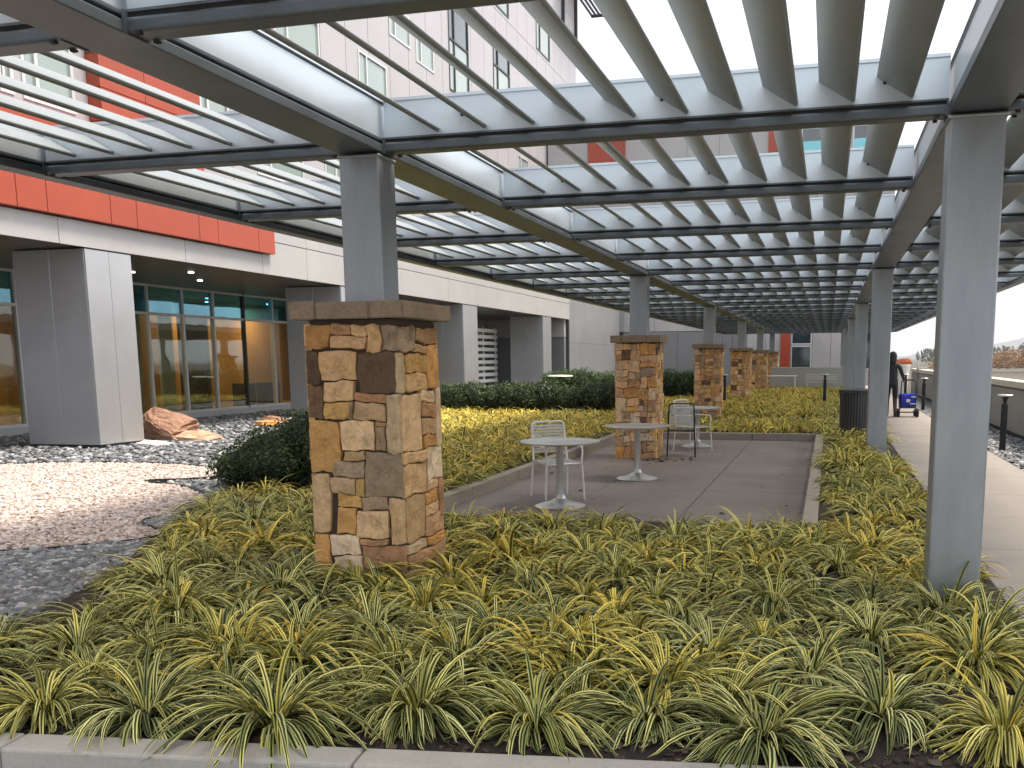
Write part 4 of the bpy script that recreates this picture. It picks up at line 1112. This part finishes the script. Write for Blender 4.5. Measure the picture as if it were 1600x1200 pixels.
# ------------------------------------------------------------------ TABLES AND CHAIRS
tb = empty('patio_table', (-2.96, 10.62, PAT)); tag(tb, 'round grey metal table on a flared pedestal, nearest on the patio', 'table', 'round patio tables')
g = MB(); g.lathe((0, 0), [(.44, .742), (.46, .748), (.463, .757), (.458, .766), (.445, .7665), (.44, .763), (.03, .764)], 56)
ttop = g.build('tabletop', CHROME, tb, True)
g = MB(); g.lathe((0, 0), [(.05, .10), (.045, .16), (.042, .70), (.06, .725), (.16, .737)], 28); g.build('stem', CHROME, tb, True)
g = MB(); g.lathe((0, 0), [(.295, 0), (.30, .012), (.27, .028), (.19, .045), (.11, .07), (.065, .10), (.052, .14)], 40); g.build('foot', CHROME, tb, True)
for (x, y), lb in (((-2.58, 13.35), 'round grey metal table in front of the second stone pillar'), ((-2.42, 18.6), 'round pale table beside the two chairs at the back of the patio')):
    c = copy_tree(tb); c.location = (x, y, PAT); c['label'] = lb
def chair_build(loc, rz, label, dark=False):
    ch = empty('patio_chair', loc, rz); tag(ch, label, 'chair', 'slatted metal patio chairs')
    mf = BLACKM if dark else WHITEP; ms_ = CHROME
    # faces local -Y; seat .46 wide
    w_, r_ = .225, .013
    for s in (-1, 1):
        g = MB(); g.tube([(s*w_*1.12, -.25, 0), (s*w_*1.06, -.235, .30), (s*w_*1.02, -.225, .44)], r_); g.build('leg', mf, ch, True)
        g = MB(); g.tube([(s*w_*1.08, .27, 0), (s*w_*1.02, .23, .40), (s*w_, .22, .46)], r_); g.build('leg', mf, ch, True)
        g = MB(); g.tube([(s*w_*1.02, -.225, .44), (s*w_*1.06, -.23, .60), (s*w_*1.07, -.20, .645), (s*w_*1.07, -.05, .655), (s*w_*1.05, .20, .645), (s*w_*1.0, .245, .64)], r_*.95); g.build('armrest', mf, ch, True)
    g = MB(); g.tube([(-w_, -.22, .44), (w_, -.22, .44), (w_, .22, .45), (-w_, .22, .45), (-w_, -.22, .44)], r_*.9)
    for k in range(9):
        y = -.20+.05*k; g.box(-w_+.01, w_-.01, y-.017, y+.017, .446+.001*k, .456+.001*k)
    g.build('seat', ms_ if not dark else BLACKM, ch)
    g = MB(); g.tube([(-w_, .22, .46), (-w_*.98, .26, .66), (-w_*.94, .295, .90), (-w_*.8, .30, .925), (w_*.8, .30, .925), (w_*.94, .295, .90), (w_*.98, .26, .66), (w_, .22, .46)], r_)
    for k in range(10):
        z = .56+.035*k; yb = .235+(z-.5)*.145
        g.box(-w_+.012, w_-.012, yb, yb+.008, z-.012, z+.011, 1)
    g.build('backrest', [mf, CHROME if not dark else FRAMEM], ch)
    return ch
chair_build((-3.18, 11.28, PAT), R(38), 'silver slatted armchair tucked behind the nearest round table')
chair_build((-2.47, 16.85, PAT), R(188), 'black framed slatted chair just right of the second stone pillar', True)
chair_build((-2.40, 17.85, PAT), R(60), 'white slatted chair behind the black framed one')

# far table + bench
ft = empty('far_table', (-2.2, 47.5, 0)); tag(ft, 'white table with straight legs beyond the golden grass at the far end', 'table')
g = MB(); g.box(-.75, .75, -.4, .4, .70, .75); g.build('tabletop', WHITEP, ft, bevel=.01)
for sx in (-.68, .68):
    for sy in (-.33, .33):
        g = MB(); g.box(sx-.03, sx+.03, sy-.03, sy+.03, 0, .70); g.build('leg', WHITEP, ft)
bn = empty('far_bench', (-.3, 47.6, 0)); tag(bn, 'grey slatted bench right of the far white table', 'bench')
g = MB()
for k in range(4): g.box(-.75, .75, -.2+.105*k, -.11+.105*k, .42, .45)
g.build('seat', CHROME, bn)
for sx in (-.65, .65):
    g = MB(); g.box(sx-.03, sx+.03, -.2, .2, 0, .42); g.build('leg', CHROME, bn)
g = MB()
for k in range(3): g.box(-.75, .75, .22, .25, .52+.11*k, .60+.11*k)
g.build('backrest', CHROME, bn)
ut = empty('garden_table', (-9.85, 35.5, 0)); tag(ut, 'round white table top showing over the dark hedge', 'table')
g = MB(); g.lathe((0, 0), [(.46, .93), (.48, .95), (.46, .98), (.05, 1.0)], 32); g.build('tabletop', WHITEP, ut, True)
g = MB(); g.cyl((0, 0), .05, 0, .94); g.build('stem', BLACKM, ut, True)

# ------------------------------------------------------------------ TRASH RECEPTACLE
tr_ = empty('trash_receptacle', (.52, 20.15, WALK)); tag(tr_, 'dark slatted round trash receptacle beside a steel post', 'trash can')
g = MB()
for k in range(30):
    a = 2*math.pi*k/30; c, s = math.cos(a), math.sin(a); r0, r1, hw_ = .262, .275, .019
    prof = [(r0-.03, .06), (r0-.005, .25), (r0, .6), (r0+.006, .90), (r0+.03, .985)]
    vs = []
    for rad, z in prof:
        for rr_, ss in ((rad, -hw_), (rad, hw_), (rad+.012, hw_), (rad+.012, -hw_)): vs.append((rr_*c-ss*s, rr_*s+ss*c, z))
    fs = [(3, 2, 1, 0), (16, 17, 18, 19)]
    for i in range(4):
        for j in range(4): fs.append((i*4+j, i*4+(j+1) % 4, i*4+4+(j+1) % 4, i*4+4+j))
    g.add(vs, fs)
g.build('slats', SLATM, tr_)
g = MB(); g.lathe((0, 0), [(.20, .03), (.225, .05), (.23, .95), (.215, .95), (.21, .08)], 28); g.build('liner', RUBBER, tr_, True)
g = MB(); g.lathe((0, 0), [(.30, .985), (.315, 1.0), (.31, 1.02), (.22, 1.035), (.20, 1.02), (.21, .985)], 36, caps=False); g.build('rim', SLATM, tr_, True)
g = MB(); g.lathe((0, 0), [(.22, 0), (.24, .01), (.24, .05), (.22, .06)], 28); g.build('base', BLACKM, tr_, True)

# ------------------------------------------------------------------ CART
ct = empty('hand_cart', (2.17, 28.5, WALK), R(3)); tag(ct, 'blue soft sided cart on black wheels pulled along the sidewalk', 'cart')
bm = bmesh.new(); bmesh.ops.create_cube(bm, size=1)
bmesh.ops.subdivide_edges(bm, edges=bm.edges, cuts=5, use_grid_fill=True)
for v in bm.verts:
    x, y, z = v.co; k = 1+.08*(z)+.05*math.cos(x*3)*math.cos(z*3)
    v.co = Vector((x*.44*k, y*.36*k, z*.34+.47+.015*math.sin(9*x+5*z)))
bmesh.ops.bevel(bm, geom=[e for e in bm.edges if e.calc_face_angle(0) > R(50)], offset=.02, segments=3, affect='EDGES')
me = bpy.data.meshes.new('bag'); bm.to_mesh(me); bm.free(); me.materials.append(BLUE); me.polygons.foreach_set('use_smooth', [True]*len(me.polygons))
bag = bpy.data.objects.new('bag', me); COL.objects.link(bag); bag.parent = ct
g = MB(); g.box(-.05, .05, -.205, -.195, .42, .50); g.box(.08, .2, -.205, -.195, .55, .58); g.box(.06, .2, -.205, -.195, .36, .385); g.build('reflective_patch', WHITEP, bag)
g = MB()
for s in (-.2, .2): g.tube([(s, -.16, .22), (s, -.18, .65), (s*.95, -.15, .98), (s*.7, -.14, 1.03)], .016); g.tube([(s, -.2, .14), (s, .22, .14)], .016)
g.tube([(-.14, -.14, 1.03), (.14, -.14, 1.03)], .02); g.tube([(-.26, -.2, .14), (.26, -.2, .14)], .016); g.tube([(-.26, .22, .12), (.26, .22, .12)], .016)
g.tube([(.2, -.16, .62), (.34, -.16, .60), (.42, -.14, .52)], .014)
g.box(-.21, .21, -.19, .2, .25, .292)
g.build('frame', BLACKM, ct, True)
for x, y, rad, wd in ((-.25, -.2, .125, .07), (.25, -.2, .125, .07), (-.24, .22, .10, .05), (.24, .22, .10, .05)):
    g = MB(); n = 22; prof = [(rad*.55, -wd/2), (rad*.92, -wd/2), (rad, -wd/4), (rad, wd/4), (rad*.92, wd/2), (rad*.55, wd/2)]
    vs, fs = [], []
    for q, h in prof:
        for k in range(n): a = 2*math.pi*k/n; vs.append((x+h, y+q*math.cos(a), rad+q*math.sin(a)))
    for i in range(len(prof)):
        for k in range(n): i2 = (i+1) % len(prof); fs.append((i*n+k, i*n+(k+1) % n, i2*n+(k+1) % n, i2*n+k))
    g.add(vs, fs); wh = g.build('wheel', RUBBER, ct, True)
    g = MB(); vs = []
    for h in (-wd*.3, wd*.3):
        for k in range(n): a = 2*math.pi*k/n; vs.append((x+h, y+rad*.56*math.cos(a), rad+rad*.56*math.sin(a)))
    g.add(vs, [tuple(range(n)), tuple(range(n, 2*n))]+[(k, (k+1) % n, n+(k+1) % n, n+k) for k in range(n)]); g.build('hub', DFRAME, wh, True)

# ------------------------------------------------------------------ PERSON (walking away beside the cart)
def skin_obj(name, verts, edges, radii, root, mats, parent, sub=2):
    me = bpy.data.meshes.new(name); me.from_pydata(verts, edges, []); 
    o = bpy.data.objects.new(name, me); COL.objects.link(o)
    sk = o.modifiers.new('skin', 'SKIN'); sk.use_smooth_shade = True
    for i, r_ in enumerate(radii): me.skin_vertices[0].data[i].radius = r_ if isinstance(r_, tuple) else (r_, r_)
    for i in range(len(verts)): me.skin_vertices[0].data[i].use_root = (i == root)
    ss = o.modifiers.new('sub', 'SUBSURF'); ss.levels = sub; ss.render_levels = sub
    for M_ in mats: me.materials.append(M_)
    if parent is not None: o.parent = parent
    return o
def ensure_skin(me):
    if not me.skin_vertices: me.skin_vertices.new() if hasattr(me.skin_vertices, 'new') else None
pr = empty('person', (1.72, 28.2, WALK), 0); tag(pr, 'person in dark jacket and trousers walking away holding the cart handle', 'person')
V = [(0, 0, .95), (0, 0, 1.10), (0, .02, 1.28), (0, .02, 1.42), (0, .01, 1.50), (0, .02, 1.57), (0, .03, 1.66), (0, .02, 1.76),
     (-.09, 0, .90), (-.10, .10, .50), (-.10, -.05, .10), (-.10, .08, .05), (.09, 0, .90), (.10, -.02, .50), (.10, -.28, .13), (.10, -.20, .03),
     (-.19, .01, 1.40), (-.25, .0, 1.13), (-.24, .07, .88), (-.24, .08, .80), (.19, .01, 1.40), (.27, .03, 1.18), (.33, .16, 1.03), (.34, .20, 1.00)]
E_ = [(0, 1), (1, 2), (2, 3), (3, 4), (4, 5), (5, 6), (6, 7), (0, 8), (8, 9), (9, 10), (10, 11), (0, 12), (12, 13), (13, 14), (14, 15), (3, 16), (16, 17), (17, 18), (18, 19), (3, 20), (20, 21), (21, 22), (22, 23)]
RD = [(.16, .11), (.15, .11), (.17, .12), (.13, .09), .055, .075, .095, .06, .10, .065, .045, .04, .10, .065, .045, .04, .065, .055, .042, .03, .065, .055, .042, .03]
# five fingers on each hand
for hnd, (bx, by, bz), sgn in ((19, V[19], -1), (23, V[23], 1)):
    for k, (dx, dl) in enumerate(((-.030, .060), (-.012, .075), (.006, .078), (.024, .066))):
        i0 = len(V); V += [(bx+.004*sgn, by+dx, bz-.035), (bx+.002*sgn, by+dx*1.1+.006, bz-.035-dl*.55), (bx-.012*sgn, by+dx*1.1+.010, bz-.035-dl)]
        E_ += [(hnd, i0), (i0, i0+1), (i0+1, i0+2)]; RD += [.010, .009, .008]
    i0 = len(V); V += [(bx-.02*sgn, by+.030, bz-.015), (bx-.03*sgn, by+.048, bz-.05)]; E_ += [(hnd, i0), (i0, i0+1)]; RD += [.011, .009]
me = bpy.data.meshes.new('body'); me.from_pydata(V, E_, [])
body = bpy.data.objects.new('body', me); COL.objects.link(body); body.parent = pr
sk = body.modifiers.new('skin', 'SKIN'); sk.use_smooth_shade = True
for i, r_ in enumerate(RD):
    d = me.skin_vertices[0].data[i]; d.radius = r_ if isinstance(r_, tuple) else (r_, r_); d.use_root = (i == 0)
ss = body.modifiers.new('sub', 'SUBSURF'); ss.levels = 2; ss.render_levels = 2
# colour by height: shoes / trousers / jacket / skin
M, t, p, o = newmat('clothed_figure')
gx = nd(t, 'ShaderNodeTexCoord'); sp_ = nd(t, 'ShaderNodeSeparateXYZ'); t.links.new(gx.outputs['Object'], sp_.inputs[0])
c = ramp(t, math_(t, 'DIVIDE', sp_.outputs[2], 2.0), [(0, (.02, .02, .02)), (.045, (.012, .013, .018)), (.46, (.022, .023, .030)), (.765, (.35, .19, .12))], 'CONSTANT')
hx = math_(t, 'GREATER_THAN', math_(t, 'ABSOLUTE', sp_.outputs[0]), .205); lowz = math_(t, 'LESS_THAN', sp_.outputs[2], .84)
hand1 = math_(t, 'MULTIPLY', hx, lowz); hand2 = math_(t, 'MULTIPLY', math_(t, 'GREATER_THAN', sp_.outputs[0], .30), math_(t, 'LESS_THAN', sp_.outputs[2], 1.02))
c = mix(t, math_(t, 'MAXIMUM', hand1, hand2), c, (.35, .19, .12))
t.links.new(c, p.inputs['Base Color']); p.inputs['Roughness'].default_value = .85
me.materials.append(M)
bm = bmesh.new(); bmesh.ops.create_uvsphere(bm, u_segments=20, v_segments=14, radius=.125)
for v in bm.verts:
    v.co.x *= .88; v.co.y = v.co.y*1.0-.015; v.co.z = v.co.z*1.12+1.68
    if v.co.z < 1.62: v.co.z -= .08; v.co.y -= .02
    if v.co.y > .07 and v.co.z < 1.72: v.co.y = .07
me = bpy.data.meshes.new('hair'); bm.to_mesh(me); bm.free(); me.materials.append(HAIR); me.polygons.foreach_set('use_smooth', [True]*len(me.polygons))
hr = bpy.data.objects.new('hair', me); COL.objects.link(hr); hr.parent = pr
